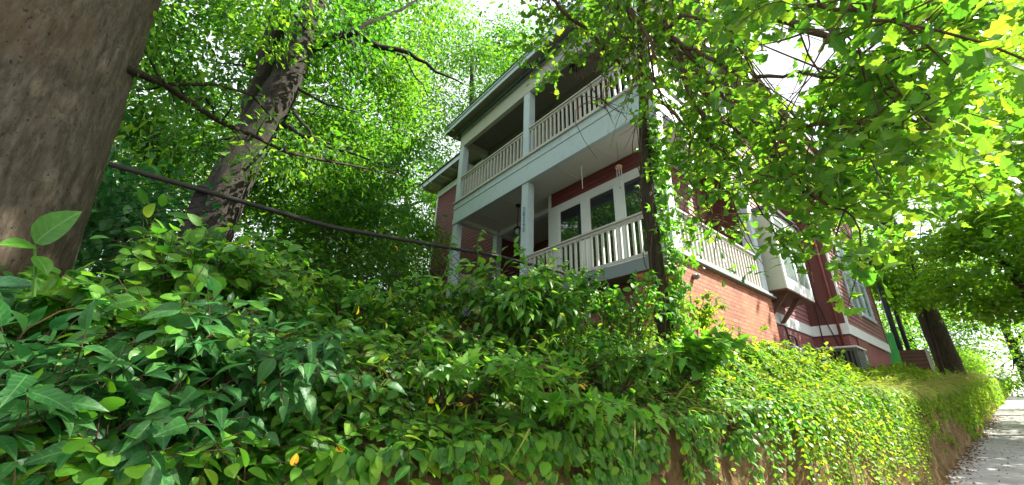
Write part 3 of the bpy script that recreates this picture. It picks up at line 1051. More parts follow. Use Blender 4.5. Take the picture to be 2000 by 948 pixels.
# green panel and two dark poles beyond the house
t = empty("green_fence_panel", (-2.75, 19.4, 3.62), label="bright green board fence panel beyond the far corner of the red house", cat="fence")
h = MB()
for i in range(7):
    h.box(-0.6 + i * 0.135, -0.6 + i * 0.135 + 0.125, -0.02, 0.02, -0.3, 0.80)
h.obj("boards", "green_panel", t)
MB().box(-0.62, 0.34, 0.021, 0.06, 0.6, 0.7).box(-0.62, 0.34, 0.021, 0.06, 0.1, 0.2).obj("rail", "green_panel", t)
pole0 = None
for (px1, py1, px2, py2, Yp, lab) in ((1722, 545, 1766, 705, 21.0, "thicker of two dark metal poles standing beyond the red house, next to the green panel"),
                                      (1750, 545, 1778, 694, 22.5, "slimmer dark metal pole farther from the green panel, beyond the red house")):
    b = pt(px2, py2, Y=Yp)
    r = 0.09 if pole0 is None else 0.075
    o = MB().tube([(0, 0, -0.6), (0, 0, 4.6)], r, 14).obj("metal_pole", "dark_metal", smooth=True, label=lab, cat="pole", group="dark poles beyond the house")
    o.location = b
    pole0 = o
t = empty("garden_bin", (-2.2, 20.6, 3.45), label="low weathered wooden box at the foot of the dark poles", cat="box")
h = MB()
for i in range(5):
    h.box(-0.4, 0.4, -0.3, 0.3, -0.2 + i * 0.13, -0.2 + i * 0.13 + 0.12)
h.obj("slatted_side", "wood_brown", t)
for x in (-0.42, 0.36):
    MB().box(x, x + 0.07, -0.32, -0.3, -0.3, 0.48).obj("corner_post", "paint_cream", t)

# ------------------------------------------------------------------ chain-link fence
def rail_z(y):
    return lerp([-4, -0.52, -0.13, 0.52, 1.84, 3.05], [2.58, 2.62, 2.615, 2.60, 2.76, 2.80], y)


FX = -2.5
t = empty("chain_link_fence", (FX, 0, 1.9), label="black chain-link fence with a rusty top rail along the top of the overgrown bank", cat="fence")
ys = np.arange(-0.50, 3.06, 0.15)
h = MB().tube([(0.012 * math.sin(3 * y), y, float(rail_z(y)) - 1.9) for y in ys], 0.014, 8)
h.obj("top_rail", "black_metal", t, smooth=True)
for y in (-0.13, 1.84, 3.03):
    MB().tube([(-0.045, y, -0.3), (-0.045, y, float(rail_z(y)) - 1.9 + 0.02)], 0.032, 10).tube(
        [(-0.045, y, float(rail_z(y)) - 1.9 + 0.02), (-0.045, y, float(rail_z(y)) - 1.9 + 0.05)], [0.038, 0.015], 10).obj("fence_post", "black_metal", t, smooth=True)
h = MB()
cw = 0.062
n = int(3.46 / cw)
for i in range(n):
    y0 = -0.40 + i * cw
    zt = float(rail_z(y0)) - 1.9
    pts = []
    q = 0
    z = zt
    while z > -0.15:
        pts.append((0.003 if q % 2 else -0.003, y0 + (cw * 0.5 if q % 2 else -cw * 0.5), z))
        z -= cw * 0.55; q += 1
    h.tube(pts, 0.0036, 3, cap=False)
h.obj("wire_mesh", "black_metal", t)


# ------------------------------------------------------------------ trees
def trunk_mesh(path, radii, seg=28, step=0.1, amp=0.06, flare=0.0, vf=0.35, fr=3.0, ridge=0.0, seed=0.0):
    """swept trunk with real lumps and ridges; path in local coordinates"""
    path = [Vector(p) for p in path]
    L = [0]
    for a, b in zip(path, path[1:]): L.append(L[-1] + (b - a).length)
    nst = max(int(L[-1] / step), 4)
    V = []
    arr = np.array([tuple(p) for p in path])
    for i in range(nst + 1):
        s = L[-1] * i / nst
        c = np.array([np.interp(s, L, arr[:, q]) for q in range(3)])
        r = float(np.interp(s, L, radii))
        r *= 1 + flare * math.exp(-s / 0.35)
        for k_ in range(seg):
            a = 2 * math.pi * k_ / seg
            dx, dy = math.cos(a), math.sin(a)
            v = mn.fractal(Vector((dx * r * fr + seed, dy * r * fr, (c[2]) * fr * vf)), 0.8, 2.1, 4)
            f = 1 + amp * v
            if ridge:
                rv = 1 - abs(mn.noise(Vector((dx * 5.5 + seed, dy * 5.5, c[2] * 1.1)))) * 2
                rv2 = mn.noise(Vector((dx * 16, dy * 16 + seed, c[2] * 4.5)))
                f += ridge * (rv * 0.6 + rv2 * 0.7)
            f += flare * 0.5 * math.exp(-s / 0.3) * math.sin(a * 5 + seed)
            V.append((c[0] + dx * r * f, c[1] + dy * r * f, c[2]))
    F = []
    for i in range(nst):
        for k_ in range(seg):
            k2 = (k_ + 1) % seg
            F.append((i * seg + k_, i * seg + k2, (i + 1) * seg + k2, (i + 1) * seg + k_))
    return V, np.array(F)


def clump_points(c, r, n, shell=0.55):
    d = rdirs(n)
    q = rng.random(n) ** (1 / 3) * (1 - shell) + shell
    q *= rng.uniform(0.75, 1.08, n)
    return np.array(c) + d * q[:, None] * np.array(r)


def crown_leaves(centers, cr, per, size, kind, up=1.0, flat=0.45, dist=None):
    """leaves gathered in loose sprays round every clump centre"""
    lv = Leaves()
    n = len(centers)
    C_ = np.repeat(centers, per, axis=0)
    P = C_ + rng.normal(size=(n * per, 3)) * np.array([1, 1, flat]) * np.repeat(np.broadcast_to(cr, (n,)), per)[:, None] * 0.5
    D = P - C_ + rng.normal(size=P.shape) * 0.25
    D[:, 2] -= 0.25
    N = rng.normal(size=P.shape) * 0.55
    N[:, 2] += up
    rn = np.clip(np.repeat(rng.random(n), per) * 0.65 + rng.random(n * per) * 0.35, 0, 1)
    lv.add(P, D, N, rng.uniform(0.7, 1.25, n * per) * size, kind, rn)
    return lv


def curve_pts(a, b, sag=0.0, wob=0.15, n=6):
    a, b = Vector(a), Vector(b)
    L = (b - a).length
    out = []
    o1 = Vector(rng.normal(size=3)) * wob * L * 0.25
    for i in range(n + 1):
        t_ = i / n
        p = a.lerp(b, t_) + o1 * math.sin(math.pi * t_) + Vector((0, 0, sag * L * math.sin(math.pi * t_)))
        out.append(p)
    return out


def limb_set(hm, nodes, centers, base_r, tip=0.01, maxn=60, n=7):
    """thin limbs from the nearest wood node to clump centres; new limbs become nodes too"""
    nodes = [(Vector(p), r) for p, r in nodes]
    order = sorted(range(len(centers)), key=lambda i: min((Vector(centers[i]) - p).length for p, r in nodes))
    for i in order[:maxn]:
        c = Vector(centers[i])
        best = min(nodes, key=lambda q: (c - q[0]).length + (0.8 * max(0, q[0].z - c.z)))
        pts = curve_pts(best[0], c, 0.08, 0.5, n)
        r0 = min(best[1] * 0.7, base_r)
        r0 = max(r0, tip * 1.2)
        rs = [r0 + (tip - r0) * (j / n) for j in range(n + 1)]
        hm.tube(pts, rs, 6, cap=False)
        for j in (2, 4, 6):
            if j <= n: nodes.append((pts[j], rs[j]))


def make_tree(name, label, base, path, radii, crowns, leafm, barkm, size, kind="tiny", per=150, cr=1.0, limbs=(), cat="tree", group=None,
              seg=20, nlimb=50, lim_r=0.12, flare=0.25, ridge=0.03, amp=0.08, flat=0.45, step=0.2, tip=0.012):
    b = np.array(base, float)
    root = empty(name, tuple(b), label=label, cat=cat, group=group)
    V, F = trunk_mesh([Vector(p) - Vector(b) for p in path], radii, seg, step, amp, flare, ridge=ridge, seed=float(b[0]))
    npmesh("trunk", V, [F], barkm, root, True)
    hm = MB()
    nodes = []
    for p, r in list(zip(path, radii))[1:]:
        nodes.append((Vector(p) - Vector(b), r))
    for a_, c_ in zip(path[1:], path[2:]):
        nodes.append(((Vector(a_) + Vector(c_)) / 2 - Vector(b), radii[-2]))
    for pts, r0, r1 in limbs:
        P = [Vector(p) - Vector(b) for p in pts]
        P2 = []
        for u, w in zip(P, P[1:]):
            for q in range(3):
                jit = Vector(rng.normal(size=3)) * (w - u).length * 0.03
                P2.append(u.lerp(w, q / 3) + (jit if q else Vector((0, 0, 0))))
        P2.append(P[-1])
        rs = [r0 + (r1 - r0) * i / (len(P2) - 1) for i in range(len(P2))]
        hm.tube(P2, rs, 8, cap=False)
        for p, r in list(zip(P2, rs))[1::2]: nodes.append((p, r))
    cen = []
    for c, r, n in crowns:
        cen.append(clump_points(np.array(c) - b, r, n))
    cen = np.concatenate(cen)
    if nlimb:
        limb_set(hm, nodes, cen, lim_r, tip, nlimb)
    if hm.v:
        hm.obj("branches", barkm, root, smooth=True)
    lv = crown_leaves(cen, rng.uniform(0.7, 1.3, len(cen)) * cr, per, size, kind, flat=flat)
    lv.obj("crown", leafm, root)
    return root


def X7(px, py, X=-7.5):
    return tuple(pt(px, py, X=X))


# the huge trunk close by
base = (-2.86, -1.04, 1.75)
root = empty("big_tree", base, label="huge tree with a thick rough brown trunk rising from the bank by the fence", cat="tree")
pth = [(-2.86, -1.03, 1.6), (-2.87, -1.04, 2.3), (-2.90, -1.09, 2.8), (-2.93, -1.16, 3.4), (-2.98, -1.24, 4.1), (-3.05, -1.35, 5.5), (-3.0, -1.3, 8.0)]
V, F = trunk_mesh([Vector(p) - Vector(base) for p in pth], [0.50, 0.49, 0.49, 0.50, 0.52, 0.50, 0.42], 360, 0.014, 0.045, 0.10, ridge=0.014, fr=3.0, vf=0.35, seed=4.2)
npmesh("trunk", V, [F], "bark_big", root, True)
hm = MB()
L_ = [(250, 135, 3.4), (320, 165, 3.9), (370, 200, 4.3), (430, 238, 4.7), (500, 268, 5.1), (560, 298, 5.5), (640, 315, 5.9), (720, 330, 6.2), (775, 345, 6.4)]
P = [Vector(pth[3]) - Vector(base)] + [Vector(pt(a, b, t=c)) - Vector(base) for a, b, c in L_]
hm.tube(P, [0.06, 0.026, 0.022, 0.026, 0.024, 0.02, 0.02, 0.018, 0.012, 0.006], 8)
nodes = [(p, 0.02) for p in P[2:]]
L2 = [(370, 200, 4.3), (400, 190, 4.5), (415, 210, 4.7), (418, 228, 4.7)]
hm.tube([Vector(pt(a, b, t=c)) - Vector(base) for a, b, c in L2], [0.016, 0.014, 0.012, 0.006], 6)
L3 = [(330, 165, 3.95), (420, 165, 4.3), (490, 185, 4.8), (540, 240, 5.2)]
hm.tube([Vector(pt(a, b, t=c)) - Vector(base) for a, b, c in L3], [0.014, 0.012, 0.01, 0.006], 6)
cc = []
for (a, b, c) in ((340, 200, 4.0), (380, 240, 4.3), (450, 190, 4.6), (520, 230, 5.1), (540, 290, 5.3), (470, 280, 4.9), (500, 320, 5.0), (300, 150, 3.7), (600, 330, 5.6),
                  (660, 300, 6), (700, 345, 6.1), (760, 330, 6.4), (420, 140, 4.5), (350, 120, 4.2), (280, 240, 4.0), (300, 300, 4.2), (620, 290, 5.8), (560, 260, 5.5),
                  (260, 60, 4.0), (320, 60, 4.2), (400, 80, 4.5), (250, 170, 4.0), (450, 320, 4.8), (390, 300, 4.6)):
    cc.append(Vector(pt(a, b, t=c)) - Vector(base))
limb_set(hm, nodes, cc, 0.01, 0.003, 60, 5)
hm.obj("branches", "bark_dark", root, smooth=True)
lv = crown_leaves(np.array([tuple(c) for c in cc]), np.full(len(cc), 0.33), 34, 0.085, "lance")
shade_hi = clump_points(np.array((-1.8, 0.6, 8.9)) - np.array(base), (3.2, 3.0, 1.3), 150, 0.2)  # unseen overhead crown, thickened to shade the trunk
P_ = np.repeat(shade_hi, 60, axis=0) + rng.normal(size=(9000, 3)) * 0.42
lv.add(P_, rdirs(9000), rdirs(9000, 1.2), 0.14, "tiny")
shade_hi2 = clump_points(np.array((1.0, 3.5, 9.6)) - np.array(base), (2.2, 2.2, 0.9), 130, 0.1)  # unseen dense leaves, added to keep sun off the trunk and left bank
P_ = np.repeat(shade_hi2, 60, axis=0) + rng.normal(size=(7800, 3)) * 0.34
lv.add(P_, rdirs(7800), rdirs(7800, 1.2), 0.15, "tiny")
hm = MB()
for q in range(0, 130, 8):
    hm.tube(curve_pts(Vector(pth[-1]) - Vector(base), shade_hi2[q], 0.08, 0.3, 7), [0.09, 0.07, 0.055, 0.04, 0.03, 0.02, 0.012, 0.006], 6, cap=False)
hm.obj("shade_limbs", "bark_grey", root, smooth=True)  # limbs for the added shading leaves
lv.obj("crown", "leaf_far", root)

# main tree beyond the fence
g1 = "tall trees in the garden beyond the fence"
path1 = [X7(400, 470), X7(430, 400), X7(470, 315), X7(530, 215), X7(578, 120), X7(603, 30)]
path1 = [(path1[0][0], path1[0][1], 1.9)] + path1[1:] + [(-7.6, 0.3, 12.5), (-7.8, 0.5, 15.5)]
limbs1 = [
    ([X7(586, 100), X7(640, 78, -7.2), X7(690, 62, -6.9), X7(740, 92, -6.8), X7(800, 104, -6.6), X7(850, 140, -6.5), X7(905, 165, -6.4)], 0.12, 0.015),
    ([X7(690, 64, -6.9), X7(750, 35, -6.8), X7(800, 8, -6.7), X7(870, -30, -6.6)], 0.05, 0.015),
    ([X7(610, 80), X7(660, 78, -7.4), X7(730, 86, -7.6), X7(790, 110, -7.8), X7(810, 150, -8), X7(850, 200, -8)], 0.06, 0.01),
    ([X7(462, 330), X7(476, 270, -7.9), X7(505, 170, -8), X7(530, 70, -8), X7(552, -10, -8)], 0.16, 0.12),
    ([X7(505, 170, -8), X7(535, 110, -8), X7(555, 20, -8)], 0.06, 0.04),
    ([X7(570, 165), X7(605, 185, -7.2), X7(640, 205, -7), X7(700, 220, -6.8)], 0.04, 0.01),
    ([X7(545, 240), X7(590, 265, -7.1), X7(615, 272, -7), X7(650, 292, -6.8), X7(720, 312, -6.6), X7(790, 345, -6.5)], 0.05, 0.01),
    ([X7(575, 215), X7(600, 250, -6.8), X7(612, 275, -6.8), X7(690, 290, -6.4)], 0.04, 0.01),
]
make_tree("tall_tree", "tall grey tree with a thick forked trunk, nearest beyond the fence", (path1[0][0], path1[0][1], 1.9), path1, [0.33, 0.30, 0.29, 0.28, 0.25, 0.22, 0.18, 0.1],
          [((-9.4, 1.5, 8.6), (1.7, 2.3, 3.8), 95), ((-9.3, 0.2, 12.5), (3.2, 3.6, 3.2), 80), ((-9.8, -1.4, 7.5), (1.7, 2.4, 3.2), 55), ((-9.3, 2.3, 5.2), (1.4, 1.4, 1.8), 36), ((-6.7, 0.3, 7.4), (0.5, 1.3, 2.4), 9)],
          "leaf_far", "bark_grey", 0.14, per=170, cr=0.8, limbs=limbs1, group=g1, seg=40, step=0.12, nlimb=150, lim_r=0.035, tip=0.006)


def simple_tree(label, x, y, zb, h, r, crown_r, clumps, name="garden_tree", group=g1, leafm="leaf_far", barkm="bark_grey", size=0.17, per=210, cr=0.8, lean=(0, 0), kind="tiny", cz=None, nlimb=45, cat="tree"):
    zc = zb + h * 0.6 if cz is None else cz
    path = [(x, y, zb - 0.4), (x + lean[0] * 0.3, y + lean[1] * 0.3, zb + h * 0.3), (x + lean[0] * 0.7, y + lean[1] * 0.7, zb + h * 0.6), (x + lean[0], y + lean[1], zb + h * 0.9)]
    return make_tree(name, label, (x, y, zb - 0.4), path, [r, r * 0.85, r * 0.6, r * 0.25], [((x + lean[0] * .6, y + lean[1] * .6, zc), crown_r, clumps)], leafm, barkm, size, kind,
                     per, cr, group=group, nlimb=nlimb, lim_r=r * 0.35, cat=cat)


simple_tree("slim tree with a pale trunk, second beyond the fence", -14, 2.55, 2.0, 11, 0.24, (3.4, 4.0, 4.8), 105, cz=7.6, lean=(0, 0.8))
simple_tree("tree behind the huge trunk with a pale upright stem", -12.5, -4.1, 2.0, 13, 0.30, (3.6, 3.2, 5.2), 120, cz=8.4, lean=(0, 0.2))
simple_tree("broad bright tree beside the end of the red wing", -20, 8.0, 2.0, 13, 0.35, (4.6, 5.0, 6.4), 170, cz=8.6)
simple_tree("tall tree rising behind the roof of the red wing", -19, 13, 2.0, 24, 0.4, (5.5, 7.5, 7), 230, cz=19.5, lean=(1.5, -3), size=0.2, cr=1.5)
simple_tree("tree farthest back between the garden trees", -24, -1.0, 2.0, 15, 0.35, (7, 7, 7.5), 150, cz=9, size=0.2, cr=1.7)
simple_tree("far tree at the edge of the garden, left of the others", -22, -12, 2.0, 15, 0.35, (7, 6, 7), 120, cz=9.5, size=0.2, cr=1.7)
simple_tree("far tall tree showing over the roof of the red wing", -26, 17, 2.0, 18, 0.4, (8, 8, 7), 140, cz=13, size=0.22, cr=1.8)
# low growth behind the fence
gs = "leafy bushes behind the fence"


def bush(label, x, y, z, r, n, size=0.09, leafm="leaf_far", kind="tiny", per=110, cr=0.55, name="garden_bush", group=gs):
    b = np.array((x, y, z - 0.2))
    root = empty(name, tuple(b), label=label, cat="bush", group=group)
    cen = clump_points((0, 0, r[2] * 0.9), r, n, 0.35)
    cen = cen[cen[:, 2] > 0.1]
    hm = MB()
    for i in range(7):
        a = i * 0.9
        hm.tube(curve_pts((0, 0, 0), (math.cos(a) * r[0] * .5, math.sin(a) * r[1] * .5, r[2] * 1.3), 0.1, 0.3, 5), [0.03, 0.026, 0.02, 0.016, 0.012, 0.006], 6)
    hm.obj("stems", "bark_dark", root, smooth=True)
    crown_leaves(cen, rng.uniform(0.7, 1.3, len(cen)) * cr, per, size, kind, flat=0.7).obj("foliage", leafm, root)


bush("dark bush close behind the fence beside the huge trunk", -4.2, -0.85, 1.9, (0.75, 0.7, 0.95), 46, 0.075, "leaf_cool", "ovate", 70, 0.4)
bush("low bush behind the nearest fence post", -4.8, 0.3, 1.9, (0.8, 0.8, 0.75), 44, 0.075, "leaf_far", "ovate", 70, 0.4)
bush("wide bush under the slim tree", -11, 2.0, 1.9, (1.6, 1.8, 1.5), 55)
bush("bush between the tall tree and the wing", -9.5, 3.4, 1.9, (1.4, 1.4, 1.3), 45)
bush("bush at the foot of the wing wall", -14.5, 6.3, 1.9, (1.4, 1.2, 1.6), 45)
bush("tall bush behind the bright tree", -17, 5.0, 1.9, (2.2, 2.2, 2.6), 75, 0.12)
bush("dim bush far back in the garden", -15, -1.0, 1.9, (2.5, 2.6, 2.3), 80, 0.12)
bush("dim bush at the back of the garden behind the huge trunk", -13, -6, 1.9, (2.5, 2.6, 2.6), 80, 0.12)
bush("dim bush behind the broad bright tree", -23, 9.5, 1.9, (3, 3.4, 4.4), 90, 0.18, cr=1.0)
bush("long dim bush at the far garden edge", -26, 5, 1.9, (3, 8, 4), 140, 0.2, cr=1.1)

# trees along the sidewalk
g2 = "trees along the sidewalk"
simple_tree("old tree with a broad dark trunk at the top of the bank down the sidewalk", -1.75, 26, 3.4, 15, 0.42, (5.5, 6, 4.4), 120, "street_tree", g2, "leaf_maple", "bark_dark", 0.19, 150, 1.4, lean=(-0.5, 0.4), cz=10.6)
simple_tree("bright maple leaning over the sidewalk from the street side", 3.9, 18.5, 1.0, 12, 0.22, (3.3, 3.8, 4.6), 150, "street_tree", g2, "leaf_maple", "bark_grey", 0.15, 120, 0.95, kind="maple", cz=8.6, lean=(-0.8, 0.5))
simple_tree("second maple farther along the street side of the sidewalk", 4.9, 27, 1.6, 17, 0.28, (5.0, 5, 7), 190, "street_tree", g2, "leaf_maple", "bark_grey", 0.16, 120, 1.1, kind="maple", cz=12.5)
simple_tree("tree overhanging the far end of the sidewalk", 3.4, 36, 2.2, 14, 0.35, (5, 6, 5.5), 110, "street_tree", g2, "leaf_maple", "bark_grey", 0.22, 130, 1.5, cz=9.0)
simple_tree("hazy tree behind the dark poles", -6.5, 36, 3.8, 14, 0.4, (4.2, 5, 6.4), 120, "street_tree", g2, "leaf_far", "bark_grey", 0.22, 140, 1.5, cz=10)
simple_tree("farthest tree closing the view at the sidewalk's end", 0.5, 62, 4, 14, 0.4, (8, 5, 6.5), 110, "street_tree", g2, "leaf_far", "bark_grey", 0.3, 130, 2.0, cz=9.5)
simple_tree("far tree standing behind the old dark trunk", -5.5, 52, 5, 13, 0.4, (5.5, 5, 6), 100, "street_tree", g2, "leaf_far", "bark_grey", 0.28, 130, 1.9, cz=10.5)
simple_tree("unseen tree added on the far side of the street for window reflections", 15, 3, 0, 13, 0.35, (5, 6, 5.5), 90, "street_tree", g2, "leaf_far", "bark_grey", 0.25, 120, 1.7, cz=8)  # out-of-view tree, added for reflections in the glass and green fill light
bush("clipped hedge bush on the bank past the old dark trunk", -2.1, 33, 3.9, (0.8, 3.2, 0.8), 60, 0.09, "leaf_maple", group=g2, name="bank_bush")
bush("sunlit bush on the bank far down the sidewalk", -2.2, 42, 4.5, (0.9, 4, 0.9), 60, 0.11, "leaf_maple", group=g2, name="bank_bush")

simple_tree("low-branched tree whose leaves hide the upper part of the old dark trunk", 1.3, 19.5, 1.2, 9, 0.14, (2.0, 2.4, 2.2), 55, "street_tree", g2, "leaf_maple", "bark_dark", 0.15, 120, 0.8, kind="maple", cz=6.3, lean=(-0.9, 0))
simple_tree("small leafy tree standing before the old dark trunk", -1.75, 22.0, 3.2, 5.2, 0.07, (1.5, 1.6, 1.4), 34, "street_tree", g2, "leaf_maple", "bark_dark", 0.14, 120, 0.7, kind="maple", cz=7.0, lean=(0.3, 0))
# young oak on the bank with limbs hanging in front of the house
ob = (-2.2, 3.86, 2.2)
op = [(-2.2, 3.84, 2.1), (-2.2, 3.83, 3.0), (-2.2, 3.80, 3.9), (-2.2, 3.84, 4.5), (-2.2, 3.92, 5.1), (-2.17, 3.95, 5.6), (-2.1, 3.9, 6.3), (-1.9, 3.8, 7.2), (-1.6, 3.7, 8.2)]


def O(l):
    return [tuple(pt(a, b, t=c)) for a, b, c in l]


ol = [
    (O([(1257, 195, 5.7), (1253, 162, 5.6), (1207, 117, 5.5), (1170, 85, 5.4), (1141, 54, 5.3), (1106, 28, 5.2), (1080, -5, 5.2)]), 0.045, 0.018),
    (O([(1240, 60, 6.0), (1211, 3, 5.0), (1235, 28, 4.7), (1265, 70, 4.5), (1290, 125, 4.3), (1297, 150, 4.2)]), 0.03, 0.008),
    (O([(1248, 55, 6.0), (1283, 38, 5.0), (1303, 63, 4.8), (1334, 92, 4.6), (1380, 150, 4.3), (1420, 200, 4.1)]), 0.045, 0.015),
    (O([(1262, 180, 5.6), (1296, 202, 5.2), (1321, 225, 5.0), (1353, 263, 4.7), (1366, 310, 4.5), (1380, 370, 4.3), (1392, 430, 4.2)]), 0.028, 0.006),
    (O([(1300, 60, 4.9), (1334, 136, 4.5), (1353, 190, 4.3), (1375, 247, 4.1), (1400, 290, 4.0), (1432, 312, 3.8), (1500, 344, 3.5), (1580, 380, 3.2), (1650, 410, 3.0)]), 0.03, 0.007),
    (O([(1380, 150, 4.3), (1413, 240, 4.0), (1445, 262, 3.9), (1500, 300, 3.7), (1560, 345, 3.5)]), 0.022, 0.006),
    (O([(1248, 20, 6.2), (1320, -40, 5.0), (1420, -30, 4.0), (1500, 20, 3.5), (1580, 60, 3.2), (1660, 100, 3.0), (1720, 130, 2.9)]), 0.04, 0.01),
    (O([(1420, 200, 4.1), (1490, 265, 3.8), (1540, 245, 3.4), (1640, 242, 3.0), (1760, 240, 2.7), (1850, 250, 2.6)]), 0.018, 0.005),
    (O([(1334, 92, 4.6), (1400, 120, 4.2), (1480, 150, 3.8), (1560, 140, 3.4), (1640, 150, 3.1), (1700, 185, 3.0)]), 0.02, 0.005),
    (O([(1353, 190, 4.3), (1350, 260, 4.2), (1345, 330, 4.1), (1360, 395, 4.0), (1375, 450, 4.0)]), 0.012, 0.004),
    (O([(1375, 247, 4.1), (1420, 330, 4.0), (1440, 420, 4.0), (1470, 480, 4.0)]), 0.016, 0.004),
    (O([(1303, 63, 4.8), (1330, 30, 4.6), (1380, 40, 4.3), (1440, 90, 4.0), (1480, 160, 3.8)]), 0.02, 0.005),
    (O([(1265, 70, 4.5), (1278, 160, 4.4), (1310, 220, 4.4), (1330, 290, 4.4)]), 0.012, 0.004),
    (O([(1141, 54, 5.3), (1120, 85, 5.2), (1131, 130, 5.1), (1160, 180, 5.0), (1195, 228, 5.0)]), 0.007, 0.003),
    (O([(1170, 85, 5.4), (1180, 120, 5.2), (1190, 170, 5.1), (1180, 200, 5.1)]), 0.006, 0.003),
    (O([(1211, 3, 5.0), (1194, 40, 5.0), (1203, 65, 5.0), (1236, 85, 5.1), (1240, 110, 5.2)]), 0.012, 0.008),
    (O([(1432, 312, 3.8), (1490, 420, 3.7), (1530, 470, 3.6)]), 0.01, 0.003),
    (O([(1500, 20, 3.5), (1600, 10, 2.7), (1700, 40, 2.4), (1800, 60, 2.3)]), 0.014, 0.004),
]
root = empty("young_oak", ob, label="slender oak with a post-like trunk and lobed leaves hanging before the house corner", cat="tree")
B = Vector(ob)
V, F = trunk_mesh([Vector(p) - B for p in op], [0.09, 0.075, 0.07, 0.066, 0.064, 0.062, 0.055, 0.05, 0.04], 24, 0.05, 0.10, 0.2, ridge=0.03, seed=1.3, fr=5)
npmesh("trunk", V, [F], "bark_dark", root, True)
hm = MB()
nodes = []
for pts, r0, r1 in ol:
    P = [Vector(p) - B for p in pts]
    P2 = []
    for u, w in zip(P, P[1:]):
        for q in range(3):
            P2.append(u.lerp(w, q / 3) + Vector(rng.normal(size=3)) * (w - u).length * (0.04 if q else 0))
    P2.append(P[-1])
    rs = [(r0 + (r1 - r0) * i / (len(P2) - 1)) * rng.uniform(0.88, 1.12) for i in range(len(P2))]
    hm.tube(P2, rs, 8, cap=False)
    nodes += list(zip(P2[1:], rs[1:]))
holes = [(1510, 125, 44, 40), (1545, 190, 42, 46), (1590, 105, 28, 32), (1655, 78, 44, 22), (1700, 95, 40, 28), (1570, 60, 45, 26), (1460, 480, 30, 30), (1330, 400, 32, 28)]


def in_hole(p, f=1.0):
    q = RC.T @ (np.array(p) + np.array(ob) - EYE)
    a_, b_ = 1000 + FPX * q[0] / -q[2], 474 - FPX * q[1] / -q[2]
    return any(((a_ - hx) / hw) ** 2 + ((b_ - hy) / hh) ** 2 < f for hx, hy, hw, hh in holes)


# hanging twigs
tw_pts = []
N0 = list(nodes)
for i in range(300):
    p, r = N0[rng.integers(len(N0))]
    L = rng.uniform(0.25, 0.8)
    d = Vector(rng.normal(size=3)); d.z -= 0.6; d.normalize()
    if (rng.random() < 0.7 and (in_hole(p, 1.2) or in_hole(p + d * L, 1.0))): continue
    pts = curve_pts(p, p + d * L, 0.12, 0.8, 5)
    hm.tube(pts, [0.006, 0.005, 0.0045, 0.004, 0.003, 0.002], 4, cap=False)
    if i % 2: tw_pts.append(pts[-1]); tw_pts.append(pts[3])
# where the sprays of leaves hang
cl = []
zones = [((1330, 1480), (60, 330), (3.6, 4.8), 26), ((1480, 1720), (200, 400), (2.9, 4.6), 74), ((1420, 1900), (-60, 60), (2.2, 4.2), 46), ((1620, 1780), (120, 330), (2.6, 4.4), 36),
         ((1760, 1880), (60, 300), (2.4, 3.6), 24), ((1330, 1440), (300, 420), (3.8, 4.6), 14), ((1420, 1620), (370, 490), (3.6, 4.8), 20), ((1620, 1760), (330, 470), (3.2, 4.6), 26), ((1270, 1360), (0, 200), (4.2, 5.0), 14),
         ((1050, 1250), (-30, 50), (5.0, 6.0), 26), ((1010, 1100), (50, 170), (5.2, 5.8), 14), ((1120, 1240), (60, 120), (5.0, 5.6), 10), ((1760, 1950), (300, 400), (3.2, 4.6), 26), ((1700, 1990), (-40, 60), (3.0, 4.4), 36), ((1640, 1900), (60, 240), (3.0, 4.8), 30), ((1460, 1660), (40, 240), (3.2, 4.6), 16)]
for (xa, xb), (ya, yb), (ta, tb), n_ in zones:
    c_ = 0
    while c_ < n_:
        a, b = rng.uniform(xa, xb), rng.uniform(ya, yb)
        if any(((a - hx) / hw) ** 2 + ((b - hy) / hh) ** 2 < 1 for hx, hy, hw, hh in holes):
            c_ += 0.3
            continue
        cl.append(Vector(pt(a, b, t=rng.uniform(ta, tb))) - B)
        c_ += 1
limb_set(hm, nodes, cl, 0.008, 0.0025, 700, 5)
hm.obj("branches", "twig_brown", root, smooth=True)
lv = Leaves()
P, D = [], []
def on_facade(c):
    q = RC.T @ (np.array(c) + np.array(ob) - EYE)
    a_, b_ = 1000 + FPX * q[0] / -q[2], 474 - FPX * q[1] / -q[2]
    return 900 < a_ < 1260 and b_ > 55 + (1260 - a_) * 0.25


for c in cl + [q for q in tw_pts if not (on_facade(q) and rng.random() < 0.75)]:
    k_ = rng.integers(8, 15)
    ax_ = rdirs(1, 0.3)[0]
    for q in range(k_):
        d = rng.normal(size=3) + ax_ * 0.4
        d[2] -= 0.25
        d /= np.linalg.norm(d)
        P.append(np.array(c) + rng.normal(size=3) * 0.035 + ax_ * rng.uniform(-0.15, 0.1)); D.append(d)
P, D = np.array(P), np.array(D)
keep = np.ones(len(P), bool)
for i, p in enumerate(P):
    c_ = RC.T @ (p + np.array(ob) - EYE)
    u_, w_ = 1000 + FPX * c_[0] / -c_[2], 474 - FPX * c_[1] / -c_[2]
    if any(((u_ - hx) / hw) ** 2 + ((w_ - hy) / hh) ** 2 < 0.35 + 0.8 * rng.random() for hx, hy, hw, hh in holes): keep[i] = rng.random() < 0.12
P, D = P[keep], D[keep]
Nn = rng.normal(size=P.shape) * 0.5; Nn[:, 2] += 1.0
lv.add(P, D, Nn, rng.uniform(0.06, 0.115, len(P)), "oak")
shade_hi = clump_points(np.array((0.2, 3.7, 7.5)) - np.array(ob), (3.2, 2.5, 1.4), 125, 0.1)  # upper crown above the view, added to shade the left bank
shade_hi = shade_hi[((shade_hi[:, 2] + ob[2] - 1.6) / np.maximum(shade_hi[:, 1] + ob[1], 0.5)) > 0.98]
nn = len(shade_hi) * 34
P_ = np.repeat(shade_hi, 34, axis=0) + rng.normal(size=(nn, 3)) * 0.33
